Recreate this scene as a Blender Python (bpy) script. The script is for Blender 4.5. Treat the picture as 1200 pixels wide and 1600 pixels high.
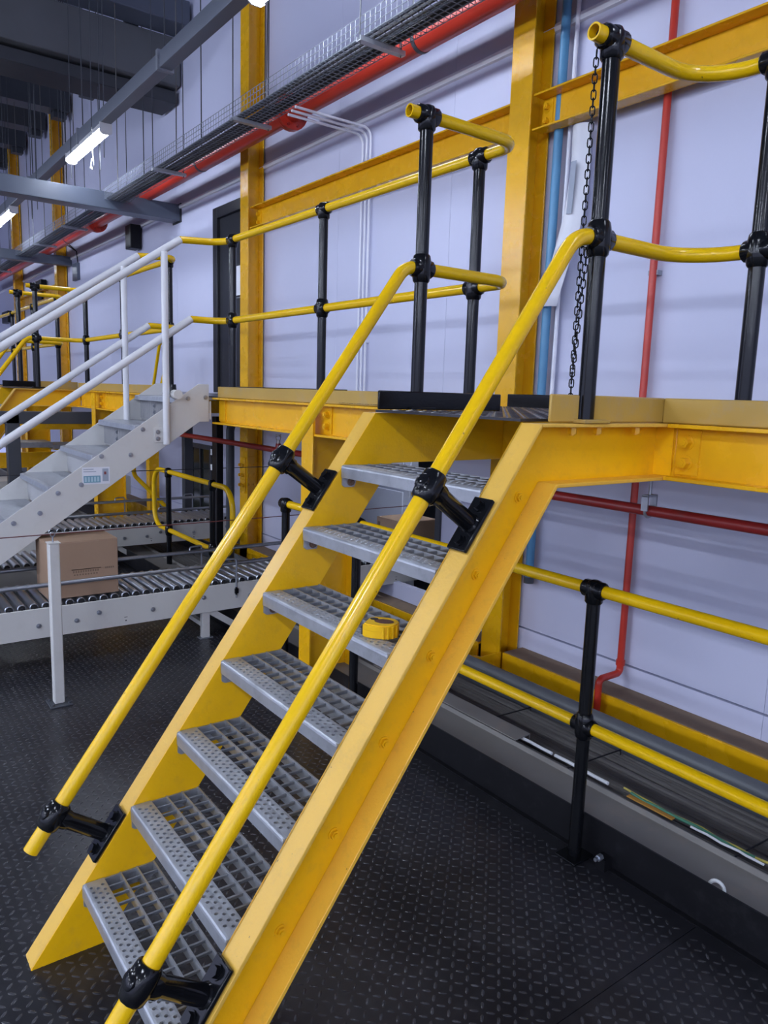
import bpy, math, random
import numpy as np
from mathutils import Vector, Matrix
random.seed(7); np.random.seed(7)
for o in list(bpy.data.objects): bpy.data.objects.remove(o)
scene = bpy.context.scene
COL = scene.collection

# ---------------------------------------------------------------- camera
YAW, PITCH, ROLL, FPX = math.radians(143.45), math.radians(-9.0), math.radians(1.82), 1172.0
cd = bpy.data.cameras.new('camera'); cam = bpy.data.objects.new('camera', cd); COL.objects.link(cam)
cd.sensor_fit = 'VERTICAL'; cd.sensor_height = 24.0; cd.lens = FPX / 1600 * 24.0; cd.clip_start = .02; cd.clip_end = 200
fw = Vector((math.cos(PITCH)*math.cos(YAW), math.cos(PITCH)*math.sin(YAW), math.sin(PITCH)))
r_ = fw.cross(Vector((0, 0, 1))).normalized(); u_ = r_.cross(fw)
r2 = math.cos(ROLL)*r_ + math.sin(ROLL)*u_; u2 = -math.sin(ROLL)*r_ + math.cos(ROLL)*u_
cam.matrix_world = Matrix(((r2.x, u2.x, -fw.x, 0), (r2.y, u2.y, -fw.y, 0), (r2.z, u2.z, -fw.z, 1.65), (0, 0, 0, 1)))
scene.camera = cam
# ---------------------------------------------------------------- world, exposure
w = bpy.data.worlds.new('hall_ambient'); scene.world = w; w.use_nodes = True
bg = w.node_tree.nodes['Background']; bg.inputs[0].default_value = (.56, .62, .95, 1); bg.inputs[1].default_value = .85
LED_STRENGTH = 21.0; HALL_STRENGTH = 92.0
scene.view_settings.view_transform = 'Standard'; scene.view_settings.look = 'None'
scene.view_settings.gamma = 1.0; scene.view_settings.use_curve_mapping = False
scene.view_settings.exposure = 1.06

# ---------------------------------------------------------------- materials
MATS = {}
ORD = ['first', 'second', 'third', 'fourth', 'fifth', 'sixth', 'seventh', 'eighth', 'ninth', 'tenth', 'eleventh', 'twelfth', 'thirteenth', 'fourteenth', 'fifteenth']
def mat(name, col, rough=.5, metal=0., var=.08, vscale=6., bump=0., bscale=200., spec=.5, dirt=None, dirt_amt=.0, dscale=4., coat=0., emit=None, estr=0., chips=None):
    m = bpy.data.materials.new(name); m.use_nodes = True; nt = m.node_tree; p = nt.nodes['Principled BSDF']
    tc = nt.nodes.new('ShaderNodeTexCoord'); geo = nt.nodes.new('ShaderNodeNewGeometry')
    pos = geo.outputs['Position']
    n = nt.nodes.new('ShaderNodeTexNoise'); n.inputs['Scale'].default_value = vscale; n.inputs['Detail'].default_value = 5
    nt.links.new(pos, n.inputs['Vector'])
    mx = nt.nodes.new('ShaderNodeMix'); mx.data_type = 'RGBA'
    c = np.array(col[:3])
    mx.inputs[6].default_value = (*np.clip(c*(1-var), 0, 1), 1); mx.inputs[7].default_value = (*np.clip(c*(1+var), 0, 1), 1)
    nt.links.new(n.outputs['Fac'], mx.inputs[0]); out = mx.outputs[2]
    if dirt is not None:
        d = nt.nodes.new('ShaderNodeTexNoise'); d.inputs['Scale'].default_value = dscale; d.inputs['Detail'].default_value = 9; d.inputs['Roughness'].default_value = .7
        nt.links.new(pos, d.inputs['Vector'])
        rp = nt.nodes.new('ShaderNodeValToRGB'); rp.color_ramp.elements[0].position = .52; rp.color_ramp.elements[1].position = .75
        nt.links.new(d.outputs['Fac'], rp.inputs[0])
        ml = nt.nodes.new('ShaderNodeMath'); ml.operation = 'MULTIPLY'; ml.inputs[1].default_value = dirt_amt; nt.links.new(rp.outputs[0], ml.inputs[0])
        m2 = nt.nodes.new('ShaderNodeMix'); m2.data_type = 'RGBA'; m2.inputs[7].default_value = (*dirt, 1)
        nt.links.new(ml.outputs[0], m2.inputs[0]); nt.links.new(out, m2.inputs[6]); out = m2.outputs[2]
    if chips is not None:
        d = nt.nodes.new('ShaderNodeTexNoise'); d.inputs['Scale'].default_value = 75; d.inputs['Detail'].default_value = 3
        nt.links.new(pos, d.inputs['Vector'])
        rp = nt.nodes.new('ShaderNodeValToRGB'); rp.color_ramp.elements[0].position = .735; rp.color_ramp.elements[1].position = .76
        nt.links.new(d.outputs['Fac'], rp.inputs[0])
        m3 = nt.nodes.new('ShaderNodeMix'); m3.data_type = 'RGBA'; m3.inputs[7].default_value = (*chips, 1)
        nt.links.new(rp.outputs[0], m3.inputs[0]); nt.links.new(out, m3.inputs[6]); out = m3.outputs[2]
    nt.links.new(out, p.inputs['Base Color'])
    rr = nt.nodes.new('ShaderNodeMapRange'); rr.inputs[3].default_value = max(0, rough-.06); rr.inputs[4].default_value = min(1, rough+.06)
    nt.links.new(n.outputs['Fac'], rr.inputs[0]); nt.links.new(rr.outputs[0], p.inputs['Roughness'])
    p.inputs['Metallic'].default_value = metal; p.inputs['Specular IOR Level'].default_value = spec
    if coat: p.inputs['Coat Weight'].default_value = coat; p.inputs['Coat Roughness'].default_value = .15
    if emit: p.inputs['Emission Color'].default_value = (*emit, 1); p.inputs['Emission Strength'].default_value = estr
    if bump:
        b = nt.nodes.new('ShaderNodeTexNoise'); b.inputs['Scale'].default_value = bscale; b.inputs['Detail'].default_value = 2
        nt.links.new(pos, b.inputs['Vector'])
        bp = nt.nodes.new('ShaderNodeBump'); bp.inputs['Strength'].default_value = bump; bp.inputs['Distance'].default_value = .002
        nt.links.new(b.outputs['Fac'], bp.inputs['Height']); nt.links.new(bp.outputs[0], p.inputs['Normal'])
    MATS[name] = m; return m
YEL = mat('yellow_gloss_paint', (.82, .43, .005), .27, var=.05, bump=.12, bscale=160, dirt=(.32, .19, .05), dirt_amt=.10, dscale=14)
YFLG = mat('worn_yellow_paint_sheen', (.77, .46, .07), .34, var=.08, bump=.25, bscale=140, dirt=(.42, .27, .10), dirt_amt=.3, dscale=24, chips=(.10, .06, .03))  # paler flange tone carries grazing sheen in the colour, plus real wear
YFLG2 = mat('worn_yellow_paint_half_sheen', (.82, .46, .045), .34, var=.08, bump=.25, bscale=140, dirt=(.42, .25, .06), dirt_amt=.3, dscale=24, chips=(.10, .06, .03))  # milder sheen mixed into the lower flange colour, plus real wear
YSTAIR = mat('yellow_stair_paint', (.90, .49, .003), .33, var=.05, bump=.22, bscale=140, dirt=(.40, .24, .08), dirt_amt=.22, dscale=22)
YRAIL = mat('yellow_rail_paint', (.84, .51, .003), .20, var=.06, bump=.05, bscale=90, dirt=(.30, .20, .04), dirt_amt=.12, dscale=25, spec=.4, chips=(.12, .08, .03))
YDUST = mat('dusty_yellow_paint', (.46, .29, .055), .42, var=.15, bump=.1, bscale=120, dirt=(.35, .30, .24), dirt_amt=.5, dscale=7)
BLK = mat('black_gloss_paint', (.005, .0055, .007), .15, var=.2, bump=.05, bscale=120, spec=.3)
BLKM = mat('black_matt_paint', (.008, .008, .010), .42, spec=.2, var=.3, bump=.1, bscale=60, dirt=(.06, .06, .065), dirt_amt=.2, dscale=18)
FLOORM = mat('black_tread_plate', (.015, .015, .019), .30, var=.35, vscale=3., bump=.08, bscale=300, dirt=(.07, .07, .078), dirt_amt=.35, dscale=9)
LOZ = mat('worn_tread_lozenge', (.045, .045, .052), .26, var=.5, vscale=9., dirt=(.16, .16, .18), dirt_amt=.5, dscale=20)
GALV = mat('galvanised_steel', (.41, .43, .47), .42, metal=.6, var=.22, vscale=28, bump=.06, bscale=90, dirt=(.22, .22, .25), dirt_amt=.5, dscale=30)
GALVD = mat('dull_galvanised_steel', (.32, .34, .38), .48, metal=.6, var=.2, vscale=30, dirt=(.10, .10, .11), dirt_amt=.5, dscale=20)
STEEL = mat('bright_zinc_roller', (.55, .58, .64), .30, metal=.9, var=.12, vscale=14)
STEELD = mat('dull_steel_bar', (.38, .40, .44), .34, metal=.85, var=.12)
WALLM = mat('pale_blue_white_wall', (.57, .585, .745), .55, var=.03, vscale=1.2, dirt=(.46, .48, .58), dirt_amt=.12, dscale=1.5)
WALLTR = mat('white_wall_trim', (.78, .79, .86), .4, var=.02)
WPAINT = mat('cream_white_powder_coat', (.62, .61, .58), .38, var=.04, bump=.05, bscale=160, dirt=(.33, .30, .26), dirt_amt=.15, dscale=12)
RISER = mat('grey_riser_paint', (.36, .36, .37), .45, var=.06, dirt=(.24, .23, .22), dirt_amt=.3)
WRAIL = mat('white_rail_paint', (.68, .68, .69), .3, var=.03)
GREYB = mat('blue_grey_steel', (.085, .10, .135), .33, var=.08)
CEILM = mat('pale_grey_ceiling', (.30, .32, .37), .7, var=.06)
SLABM = mat('dark_concrete', (.105, .11, .12), .8, var=.2, vscale=3, bump=.2, bscale=40, dirt=(.09, .095, .105), dirt_amt=.5, dscale=2)
TRAYM = mat('dull_tray_wire', (.26, .28, .32), .6, metal=.4, var=.1)
TRUNKM = mat('grey_trunking', (.16, .175, .21), .4, var=.06)
DARKB = mat('dark_ceiling_beam', (.035, .038, .046), .6, var=.15)
RED = mat('red_pipe_paint', (.52, .035, .018), .33, var=.08, bump=.04, bscale=90)
REDD = mat('dark_red_pipe_paint', (.30, .022, .020), .36, var=.1, dirt=(.16, .06, .05), dirt_amt=.4, dscale=12)
BLUE = mat('blue_pipe_paint', (.085, .27, .46), .36, var=.08)
BOXM = mat('brown_cardboard', (.36, .235, .155), .8, var=.05, vscale=10, dirt=(.28, .18, .12), dirt_amt=.3, dscale=5)
INK = mat('dark_print', (.06, .045, .035), .8, var=.1)
DUST = mat('brown_dust', (.22, .155, .105), .95, var=.2, vscale=20, dirt=(.24, .19, .14), dirt_amt=.5, dscale=8)
GREYD = mat('dusty_grey_steel', (.20, .19, .18), .6, var=.15, vscale=6, bump=.08, dirt=(.30, .24, .19), dirt_amt=.55, dscale=5)
CABLE = mat('dusty_black_cable', (.10, .094, .090), .65, var=.3, vscale=20, dirt=(.10, .09, .085), dirt_amt=.4, dscale=12)
TPIPE = mat('grey_trough_pipe', (.10, .108, .12), .45, var=.15, dirt=(.17, .17, .175), dirt_amt=.4)
WCABLE = mat('white_cable', (.72, .74, .76), .5, var=.05)
GCABLE = mat('green_cable', (.05, .20, .12), .5); YCABLE = mat('yellow_cable', (.5, .42, .08), .5); OCABLE = mat('orange_cover', (.45, .22, .03), .6)
DOORM = mat('black_door_paint', (.018, .019, .024), .3, var=.1)
PAPER = mat('white_paper', (.74, .75, .80), .6, var=.04)
REDINK = mat('red_print', (.55, .04, .03), .7); TEAL = mat('teal_print', (.16, .33, .42), .6, var=.1); GREYP = mat('grey_print', (.34, .38, .46), .6, var=.1)
TAPEY = mat('tape_yellow_plastic', (.86, .50, .004), .35, var=.03, bump=.05); TAPEB = mat('tape_black_rubber', (.012, .012, .014), .5); TAPEBR = mat('tape_brown_sticker', (.10, .035, .025), .4)
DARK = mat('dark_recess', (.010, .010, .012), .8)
LEDM = mat('led_diffuser', (.9, .95, 1), .5, emit=(.76, .84, 1.0), estr=LED_STRENGTH); LEDH = mat('led_diffuser_hall', (.9, .95, 1), .5, emit=(.76, .84, 1.0), estr=HALL_STRENGTH)
BRASS = mat('sprinkler_brass', (.45, .42, .38), .35, metal=.8)
WHOUSE = mat('machine_white_panel', (.62, .64, .70), .4, var=.04)
DGREY = mat('dark_grey_steel', (.050, .055, .066), .45, var=.12)

# ---------------------------------------------------------------- mesh building
class MB:
    def __init__(s): s.v = []; s.f = []
    def add(s, vs, fs):
        k = len(s.v); s.v += [tuple(map(float, q)) for q in vs]; s.f += [tuple(i+k for i in f) for f in fs]; return s
    def box(s, x0, x1, y0, y1, z0, z1):
        x0, x1 = min(x0, x1), max(x0, x1); y0, y1 = min(y0, y1), max(y0, y1); z0, z1 = min(z0, z1), max(z0, z1)
        return s.add([(x0,y0,z0),(x1,y0,z0),(x1,y1,z0),(x0,y1,z0),(x0,y0,z1),(x1,y0,z1),(x1,y1,z1),(x0,y1,z1)],
                     [(0,3,2,1),(4,5,6,7),(0,1,5,4),(1,2,6,5),(2,3,7,6),(3,0,4,7)])
    def obox(s, c, ax, ay, az):
        c = Vector(c); ax, ay, az = Vector(ax), Vector(ay), Vector(az)
        if ax.cross(ay).dot(az) < 0: ax = -ax
        vs = [c + i*ax + j*ay + k*az for k in (-1, 1) for i, j in ((-1,-1),(1,-1),(1,1),(-1,1))]
        return s.add(vs, [(0,3,2,1),(4,5,6,7),(0,1,5,4),(1,2,6,5),(2,3,7,6),(3,0,4,7)])
    def prism(s, poly, axis, a, b):
        # poly: 2-D outline in the two other axes (y,z) / (x,z) / (x,y), extruded along axis from a to b
        n = len(poly)
        def P(q, t): return {'x': (t, q[0], q[1]), 'y': (q[0], t, q[1]), 'z': (q[0], q[1], t)}[axis]
        ar = sum(poly[i][0]*poly[(i+1) % n][1]-poly[(i+1) % n][0]*poly[i][1] for i in range(n))
        if (ar > 0) == (axis == 'y'): poly = poly[::-1]
        if a > b: a, b = b, a
        vs = [P(q, a) for q in poly] + [P(q, b) for q in poly]
        return s.add(vs, [tuple(range(n))[::-1], tuple(range(n, 2*n))] + [(i, (i+1) % n, n+(i+1) % n, n+i) for i in range(n)])
    def tube(s, pts, r, seg=12, cap=True, hollow=False):
        pts = [Vector(p) for p in pts]; n = len(pts); rs = r if isinstance(r, (list, tuple)) else [r]*n
        t = [(pts[min(i+1, n-1)]-pts[max(i-1, 0)]).normalized() for i in range(n)]
        ref = Vector((0, 0, 1)) if abs(t[0].z) < .9 else Vector((1, 0, 0))
        u = t[0].cross(ref).normalized(); vs = []
        for i in range(n):
            if i: u = (u - t[i]*u.dot(t[i])).normalized()
            q = t[i].cross(u)
            for k in range(seg):
                a = 2*math.pi*k/seg; vs.append(pts[i]+rs[i]*(math.cos(a)*u+math.sin(a)*q))
        fs = [(i*seg+k, i*seg+(k+1) % seg, (i+1)*seg+(k+1) % seg, (i+1)*seg+k) for i in range(n-1) for k in range(seg)]
        if cap: fs += [tuple(range(seg))[::-1], tuple(range((n-1)*seg, n*seg))]
        return s.add(vs, fs)
    def ball(s, c, r, seg=12, rings=8, sc=(1, 1, 1)):
        vs = [(c[0], c[1], c[2]-r*sc[2])]
        for j in range(1, rings):
            th = math.pi*j/rings
            for k in range(seg):
                a = 2*math.pi*k/seg; vs.append((c[0]+r*sc[0]*math.sin(th)*math.cos(a), c[1]+r*sc[1]*math.sin(th)*math.sin(a), c[2]-r*sc[2]*math.cos(th)))
        vs.append((c[0], c[1], c[2]+r*sc[2])); fs = []
        for k in range(seg): fs.append((0, 1+(k+1) % seg, 1+k))
        for j in range(rings-2):
            for k in range(seg): a = 1+j*seg; fs.append((a+k, a+(k+1) % seg, a+seg+(k+1) % seg, a+seg+k))
        a = 1+(rings-2)*seg
        for k in range(seg): fs.append((a+k, a+(k+1) % seg, len(vs)-1))
        return s.add(vs, fs)
WL = {}
def tag(o, label=None, cat=None, group=None, kind=None):
    if label: o['label'] = label
    if cat: o['category'] = cat
    if group: o['group'] = group
    if kind: o['kind'] = kind
    return o
def link(o, parent, world):
    COL.objects.link(o); world = Vector(world); WL[o.name] = world
    if parent is not None: o.parent = parent; o.location = world - WL[parent.name]
    else: o.location = world
    return o
def smooth_by_angle(me, ang=40):
    me.polygons.foreach_set('use_smooth', [True]*len(me.polygons))
    try: me.set_sharp_from_angle(angle=math.radians(ang))
    except Exception: pass
def mesh_of(mb, name, m, origin=(0, 0, 0)):
    me = bpy.data.meshes.new(name); o = Vector(origin)
    me.from_pydata([tuple(Vector(v)-o) for v in mb.v], [], mb.f); me.materials.append(m); smooth_by_angle(me); return me
def build(mb, name, m, parent=None, label=None, cat=None, group=None, kind=None, bevel=0.):
    a = np.array(mb.v); mn, mx = a.min(0), a.max(0); org = ((mn[0]+mx[0])/2, (mn[1]+mx[1])/2, mn[2])
    o = bpy.data.objects.new(name, mesh_of(mb, name, m, org)); link(o, parent, org)
    if bevel:
        b = o.modifiers.new('edge', 'BEVEL'); b.width = bevel; b.segments = 2; b.limit_method = 'ANGLE'; b.angle_limit = math.radians(50)
    return tag(o, label, cat, group, kind)
def empty(name, loc, label=None, cat=None, group=None, kind=None):
    o = bpy.data.objects.new(name, None); o.empty_display_size = .1; link(o, None, loc); return tag(o, label, cat, group, kind)
def inst(me, name, parent, world, rot=None, **k):
    o = bpy.data.objects.new(name, me); link(o, parent, world)
    if rot: o.rotation_euler = rot
    return tag(o, **k)
def copy_tree(o, off=(0, 0, 0), parent=None):
    c = o.copy(); COL.objects.link(c); c.parent = parent
    if parent is None: c.location = Vector(o.location)+Vector(off)
    for ch in list(o.children):
        if ch.name.split('.')[0] not in ('cross_rod', 'bolt'): copy_tree(ch, (0, 0, 0), c)
    return c
def box(*a): return MB().box(*a)
def tube(*a, **k): return MB().tube(*a, **k)
def fillet(pts, r, n=7):
    pts = [Vector(p) for p in pts]; out = [pts[0]]
    for i in range(1, len(pts)-1):
        p = pts[i]; a = (pts[i-1]-p); b = (pts[i+1]-p); la, lb = a.length, b.length; a.normalize(); b.normalize()
        rr = r[i-1] if isinstance(r, (list, tuple)) else r
        ang = a.angle(b)
        if rr <= 0 or ang > 3.1: out.append(p); continue
        d = min(rr/math.tan(ang/2), la*.49 if i > 1 else la*.98, lb*.49 if i < len(pts)-2 else lb*.98); rr = d*math.tan(ang/2)
        bis = (a+b).normalized(); c = p+bis*(rr/math.sin(ang/2)); v0 = (p+a*d)-c; v1 = (p+b*d)-c; tot = v0.angle(v1); ax = v0.cross(v1).normalized()
        for k in range(n+1): out.append(c+Matrix.Rotation(tot*k/n, 3, ax) @ v0)
    out.append(pts[-1]); return out
def hexbolt_mesh(name, m, r=.012, h=.010, axis='x'):
    mb = MB(); mb.tube([(0, 0, 0), (.003, 0, 0)], r*1.35, 12); mb.tube([(.003, 0, 0), (h, 0, 0)], r, 6); mb.tube([(h, 0, 0), (h+.004, 0, 0)], r*.55, 8)
    if axis == '-y': mb.v = [(v[1], -v[0], v[2]) for v in mb.v]
    if axis == 'z': mb.v = [(v[1], v[2], v[0]) for v in mb.v]
    if axis == '-z': mb.v = [(v[1], -v[2], -v[0]) for v in mb.v]
    if axis == 'y': mb.v = [(-v[1], v[0], v[2]) for v in mb.v]
    return mesh_of(mb, name, m)
BOLTX = hexbolt_mesh('bolt_yellow_x', YSTAIR); BOLTYM = hexbolt_mesh('bolt_yellow_y', YEL, .017, .026, '-y'); BOLTDN = hexbolt_mesh('bolt_yellow_dn', YEL, .013, .02, '-z')
BOLTGX = hexbolt_mesh('bolt_steel_x', STEELD, .011, .008); BOLTBX = hexbolt_mesh('bolt_black', BLK, .013, .012)

# ================================================================ SETTING
YW = 3.48            # face of the white wall
YC = 3.30            # front of the wall columns
ZD = 1.585           # top of the platform beams
# floor: tread plates laid edge to edge, recessed joints
floor = build(box(-24, 20, -17, 2.14, -.06, -.008), 'floor', BLKM, kind='structure'); floor['label'] = 'black steel tread plate floor with raised lozenges'
xs = [19.9, 11.9, 3.6, 1.25, -1.12, -3.49, -5.86, -8.23, -10.6, -13.0, -15.4, -17.9, -23.9]; ys = [-16.9, -2.3, 2.135]
for i in range(len(xs)-1):
    for j in range(2):
        build(box(xs[i+1]+.0012, xs[i]-.0012, ys[j]+.0012, ys[j+1]-.0012, -.008, 0), 'floor_plate', FLOORM, floor)
def lozenges():
    p = .0315; L, Wd, H = .0135, .0042, .0017
    X, Y = np.meshgrid(np.arange(-7.2, .4, p), np.arange(-.9, 2.085, p), indexing='ij')
    I, J = np.meshgrid(range(X.shape[0]), range(X.shape[1]), indexing='ij')
    ang = np.where((I+J) % 2 == 0, math.pi/4, -math.pi/4).ravel(); cx, cy = X.ravel(), Y.ravel()
    keep = np.ones(len(cx), bool)
    for s in xs: keep &= abs(cx-s) > .012
    cx, cy, ang = cx[keep], cy[keep], ang[keep]; n = len(cx)
    loc = np.array([(-L, 0, 0), (-L*.55, -Wd, 0), (L*.55, -Wd, 0), (L, 0, 0), (L*.55, Wd, 0), (-L*.55, Wd, 0), (-L*.62, 0, H), (L*.62, 0, H)])
    c, s = np.cos(ang)[:, None], np.sin(ang)[:, None]
    V = np.stack([cx[:, None]+c*loc[:, 0]-s*loc[:, 1], cy[:, None]+s*loc[:, 0]+c*loc[:, 1], np.repeat(loc[None, :, 2], n, 0)], -1).reshape(-1, 3)
    F = np.array([(0, 1, 6), (1, 2, 7), (1, 7, 6), (2, 3, 7), (3, 4, 7), (4, 5, 6), (4, 6, 7), (5, 0, 6)])
    FF = (F[None]+8*np.arange(n)[:, None, None]).reshape(-1, 3)
    me = bpy.data.meshes.new('tread_lozenges'); me.vertices.add(len(V)); me.vertices.foreach_set('co', (V-np.array([-3, 1, 0])).ravel())
    me.loops.add(FF.size); me.loops.foreach_set('vertex_index', FF.ravel()); me.polygons.add(len(FF))
    me.polygons.foreach_set('loop_start', np.arange(0, FF.size, 3)); me.polygons.foreach_set('loop_total', np.full(len(FF), 3)); me.update(); me.validate()
    me.materials.append(LOZ); o = bpy.data.objects.new('tread_lozenges', me); link(o, floor, (-3, 1, 0)); o['kind'] = 'stuff'
lozenges()
# trough floor between the floor edge and the wall
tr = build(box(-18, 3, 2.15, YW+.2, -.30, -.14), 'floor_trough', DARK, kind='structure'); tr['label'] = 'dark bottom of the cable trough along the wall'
# wall of big panels with shallow joints, and one opening for the conveyor
wall = build(box(-24, 12, YW+.02, YW+.10, 1.32, 7.3), 'wall_right', WALLM, kind='structure'); wall['label'] = 'pale blue white panelled wall behind the platform'
vx = [11.9, 2.98, -1.62, -4.05, -5.45, -9.0, -12.6, -16.2, -19.8, -23.9]
rows = [(-.30, .195), (.207, 1.32), (1.326, 3.70), (3.74, 7.29)]
for i in range(len(vx)-1):
    for k, (z0, z1) in enumerate(rows):
        if i == 3 and k == 1: continue
        build(box(vx[i+1]+.001, vx[i]-.001, YW, YW+(.02 if k > 1 else .05), z0, z1), 'wall_panel', WALLM, wall)
t1 = build(MB().prism([(YW, 3.695), (YW-.02, 3.70), (YW-.028, 3.72), (YW-.02, 3.74), (YW, 3.745)], 'x', -24, 12), 'trim_1', WALLTR, kind='structure'); t1['label'] = 'white horizontal trim strip high on the wall'
# far end wall, side wall of the hall and ceiling
we = build(box(-24.3, -24, -17, YW+.1, -.3, 7.3), 'wall_end', WALLM, kind='structure'); we['label'] = 'pale wall closing the far end of the hall'
ceil = build(box(-24, 20, -17, YW+.1, 7.2, 7.35), 'ceiling', CEILM, kind='structure'); ceil['label'] = 'pale grey hall ceiling'
# room behind the opening
br = build(MB().box(-9, -1, YW+2.6, YW+2.7, -.3, 2.6).box(-9.1, -9, YW+.1, YW+2.7, -.3, 2.6).box(-1, -.9, YW+.1, YW+2.7, -.3, 2.6).box(-9, -1, YW+.1, YW+2.7, 2.6, 2.7), 'wall_back', DGREY, kind='structure'); br['label'] = 'dark wall of the room behind the conveyor opening'
bf = build(box(-9, -1, YW+.1, YW+2.6, -.3, -.2), 'floor_back', BLKM, kind='structure'); bf['label'] = 'dark floor of the room behind the conveyor opening'
# black door with frame
door = empty('door_1', (-7.5, YW-.03, 1.6), kind='structure'); door['label'] = 'black steel door in a black frame beside the wall column'
fr = MB(); fr.box(-7.85, -7.74, YW-.05, YW, 1.6, 3.52).box(-6.98, -6.87, YW-.05, YW, 1.6, 3.52).box(-7.74, -6.98, YW-.05, YW, 3.41, 3.52)
build(fr, 'door_frame', DOORM, door, bevel=.004)
dl = build(box(-7.735, -6.985, YW-.022, YW, 1.61, 3.405), 'door_leaf', DOORM, door, bevel=.003)
build(tube(fillet([(-7.10, YW-.022, 2.55), (-7.10, YW-.07, 2.55), (-7.22, YW-.07, 2.55)], .015), .009, 8), 'door_handle', STEELD, dl)

# ---------------------------------------------------------------- ceiling steel
for x0, x1, y1, z0, z1, m, lab, nm in (
    (-9.30, -8.78, 3.46, 5.0, 5.49, SLABM, 'deep dark concrete beam across the upper left', 'concrete_beam'),
    (-9.34, -8.86, 3.45, 4.83, 4.965, DARKB, 'black steel beam hung just below the concrete beam', 'ceiling_beam'),
    (-8.80, -8.44, 3.44, 5.50, 5.75, GREYB, 'blue grey beam resting on top of the concrete beam', 'ceiling_beam')):
    o = empty(nm, ((x0+x1)/2, y1, z0), lab, 'beam'); build(MB().box(x0, x1, -11.5, y1, z0, z1), 'beam_body', m, o, bevel=.01)
    for y in (-9.0, -4.5, 0.0, 3.0):
        if nm == 'concrete_beam': build(MB().box(-9.10, -8.98, y-.06, y+.06, 5.49, 7.2), 'hanger', DARKB, o)
        elif z0 < 5: build(MB().box(x0+.1, x0+.16, y-.03, y+.03, z1, 5.0), 'hanger', DARKB, o)
for k, (x, zz) in enumerate([(-11.9, 5.80), (-13.55, 5.92), (-15.2, 6.05), (-16.8, 6.12), (-18.4, 6.18), (-20.2, 6.22)]):
    o = MB().box(x-.16, x+.16, -11.5, 3.44, zz, zz+.30).box(x-.09, x+.09, 3.20, 3.40, zz-.10, zz)
    o.box(x-.05, x+.05, 1.2, 1.3, zz+.3, 7.2).box(x-.05, x+.05, -4.3, -4.2, zz+.3, 7.2)
    build(o, 'ceiling_beam', DGREY, None, '%s grey ceiling beam counted from the concrete beam into the distance' % ['first', 'second', 'third', 'fourth', 'fifth', 'sixth'][k], 'beam', 'grey ceiling beams', bevel=.006)
def ibeam(mb, x0, x1, y0, y1, z0, z1, tw=.012, tf=.014):
    # I section running along y
    xm = (x0+x1)/2; mb.box(x0, x1, y0, y1, z0, z0+tf).box(x0, x1, y0, y1, z1-tf, z1).box(xm-tw/2, xm+tw/2, y0, y1, z0+tf, z1-tf); return mb
gb = empty('cross_beam', (-8.85, 1, 3.565), 'blue grey steel beam crossing below the lamps and fixed to the wall', 'beam')
build(MB().box(-9.08, -8.86, -11.5, YW-.012, 3.565, 3.745), 'beam_body', GREYB, gb, bevel=.006)
build(box(-9.10, -8.84, YW-.012, YW, 3.55, 3.76), 'end_plate', DARKB, gb)
gb2 = build(MB().box(-13.9, -13.74, -8.5, YW, 3.60, 3.75), 'cross_beam', GREYB, None, 'far dark cross beam over the second yellow stair', 'beam', bevel=.005)
rp = build(tube([(-11.2, -1.5, 5.2), (-11.4, 2.2, 5.65)], .03, 8), 'sloping_red_pipe', REDD, None, 'thin red pipe sloping up under the far ceiling beams', 'pipe')

# ---------------------------------------------------------------- lamps and trunking
TY, TZ = 2.26, 4.00
def trunk(y, lab, TZ=TZ, xe=3):
    o = empty('lighting_trunk', (-6, y, TZ+.05), lab, 'trunking')
    prof = [(y-.05, TZ+.16), (y-.05, TZ+.045), (y+.05, TZ+.045), (y+.05, TZ+.16)]
    build(MB().prism(prof, 'x', -20, xe), 'trunk_body', TRUNKM, o, bevel=.004)
    for x in np.arange(-17.5, xe, 2.29):
        build(MB().tube([(x, y, TZ+.16), (x, y, 7.2)], .006, 6), 'hanger_rod', DGREY, o)
        build(MB().box(x-.02, x+.02, y-.065, y+.065, TZ+.03, TZ+.175), 'clip', GALVD, o)
def lamp(x, y, lab, grp, TZ=TZ):
    o = empty('strip_light', (x, y, TZ-.06), lab, 'lamp', grp)
    build(MB().prism([(y-.045, TZ+.045), (y-.055, TZ-.005), (y+.055, TZ-.005), (y+.045, TZ+.045)], 'x', x-.61, x+.61), 'housing', WRAIL, o)
    prof = [(y+.055*math.cos(a), TZ-.007-.045*math.sin(a)) for a in np.linspace(0, math.pi, 9)]
    build(MB().prism(prof, 'x', x-.60, x+.60), 'diffuser', LEDM if TZ == 4.0 else LEDH, o)
    for s in (-1, 1): build(MB().prism([(y-.057, TZ+.047), (y-.057, TZ-.035), (y-.03, TZ-.055), (y+.03, TZ-.055), (y+.057, TZ-.035), (y+.057, TZ+.047)], 'x', x+s*.61, x+s*.622), 'end_cap', WRAIL, o)
    return o
trunk(TY, 'grey lighting trunking running along the wall above the cable tray', xe=11)
for k, x in enumerate([.40, -3.90, -8.20, -12.5, -16.8, 4.7, 9.0]):  # last two lamps are unseen, added to brighten the outward stair web
    l = lamp(x, TY, ['strip light over the yellow stair handrails', 'strip light at the top edge above the left wall column', 'bright strip light hanging above the white stair', 'small far strip light at the left edge', 'farthest strip light near the hall end', 'first added strip light of the wall row behind the viewer', 'second added strip light of the wall row behind the viewer'][k], 'strip lights above the platform')
    if k == 2:
        build(tube(fillet([(x+.15, TY, TZ-.04), (x+.13, TY+.02, TZ-.22), (x+.05, TY+.03, TZ-.25), (x-.02, TY+.03, TZ-.16), (x+.06, TY+.03, TZ-.12), (x+.08, TY, TZ-.24)], .04, 5), .006, 6), 'cable_loop', WCABLE, l)
HZ = 4.001
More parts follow.
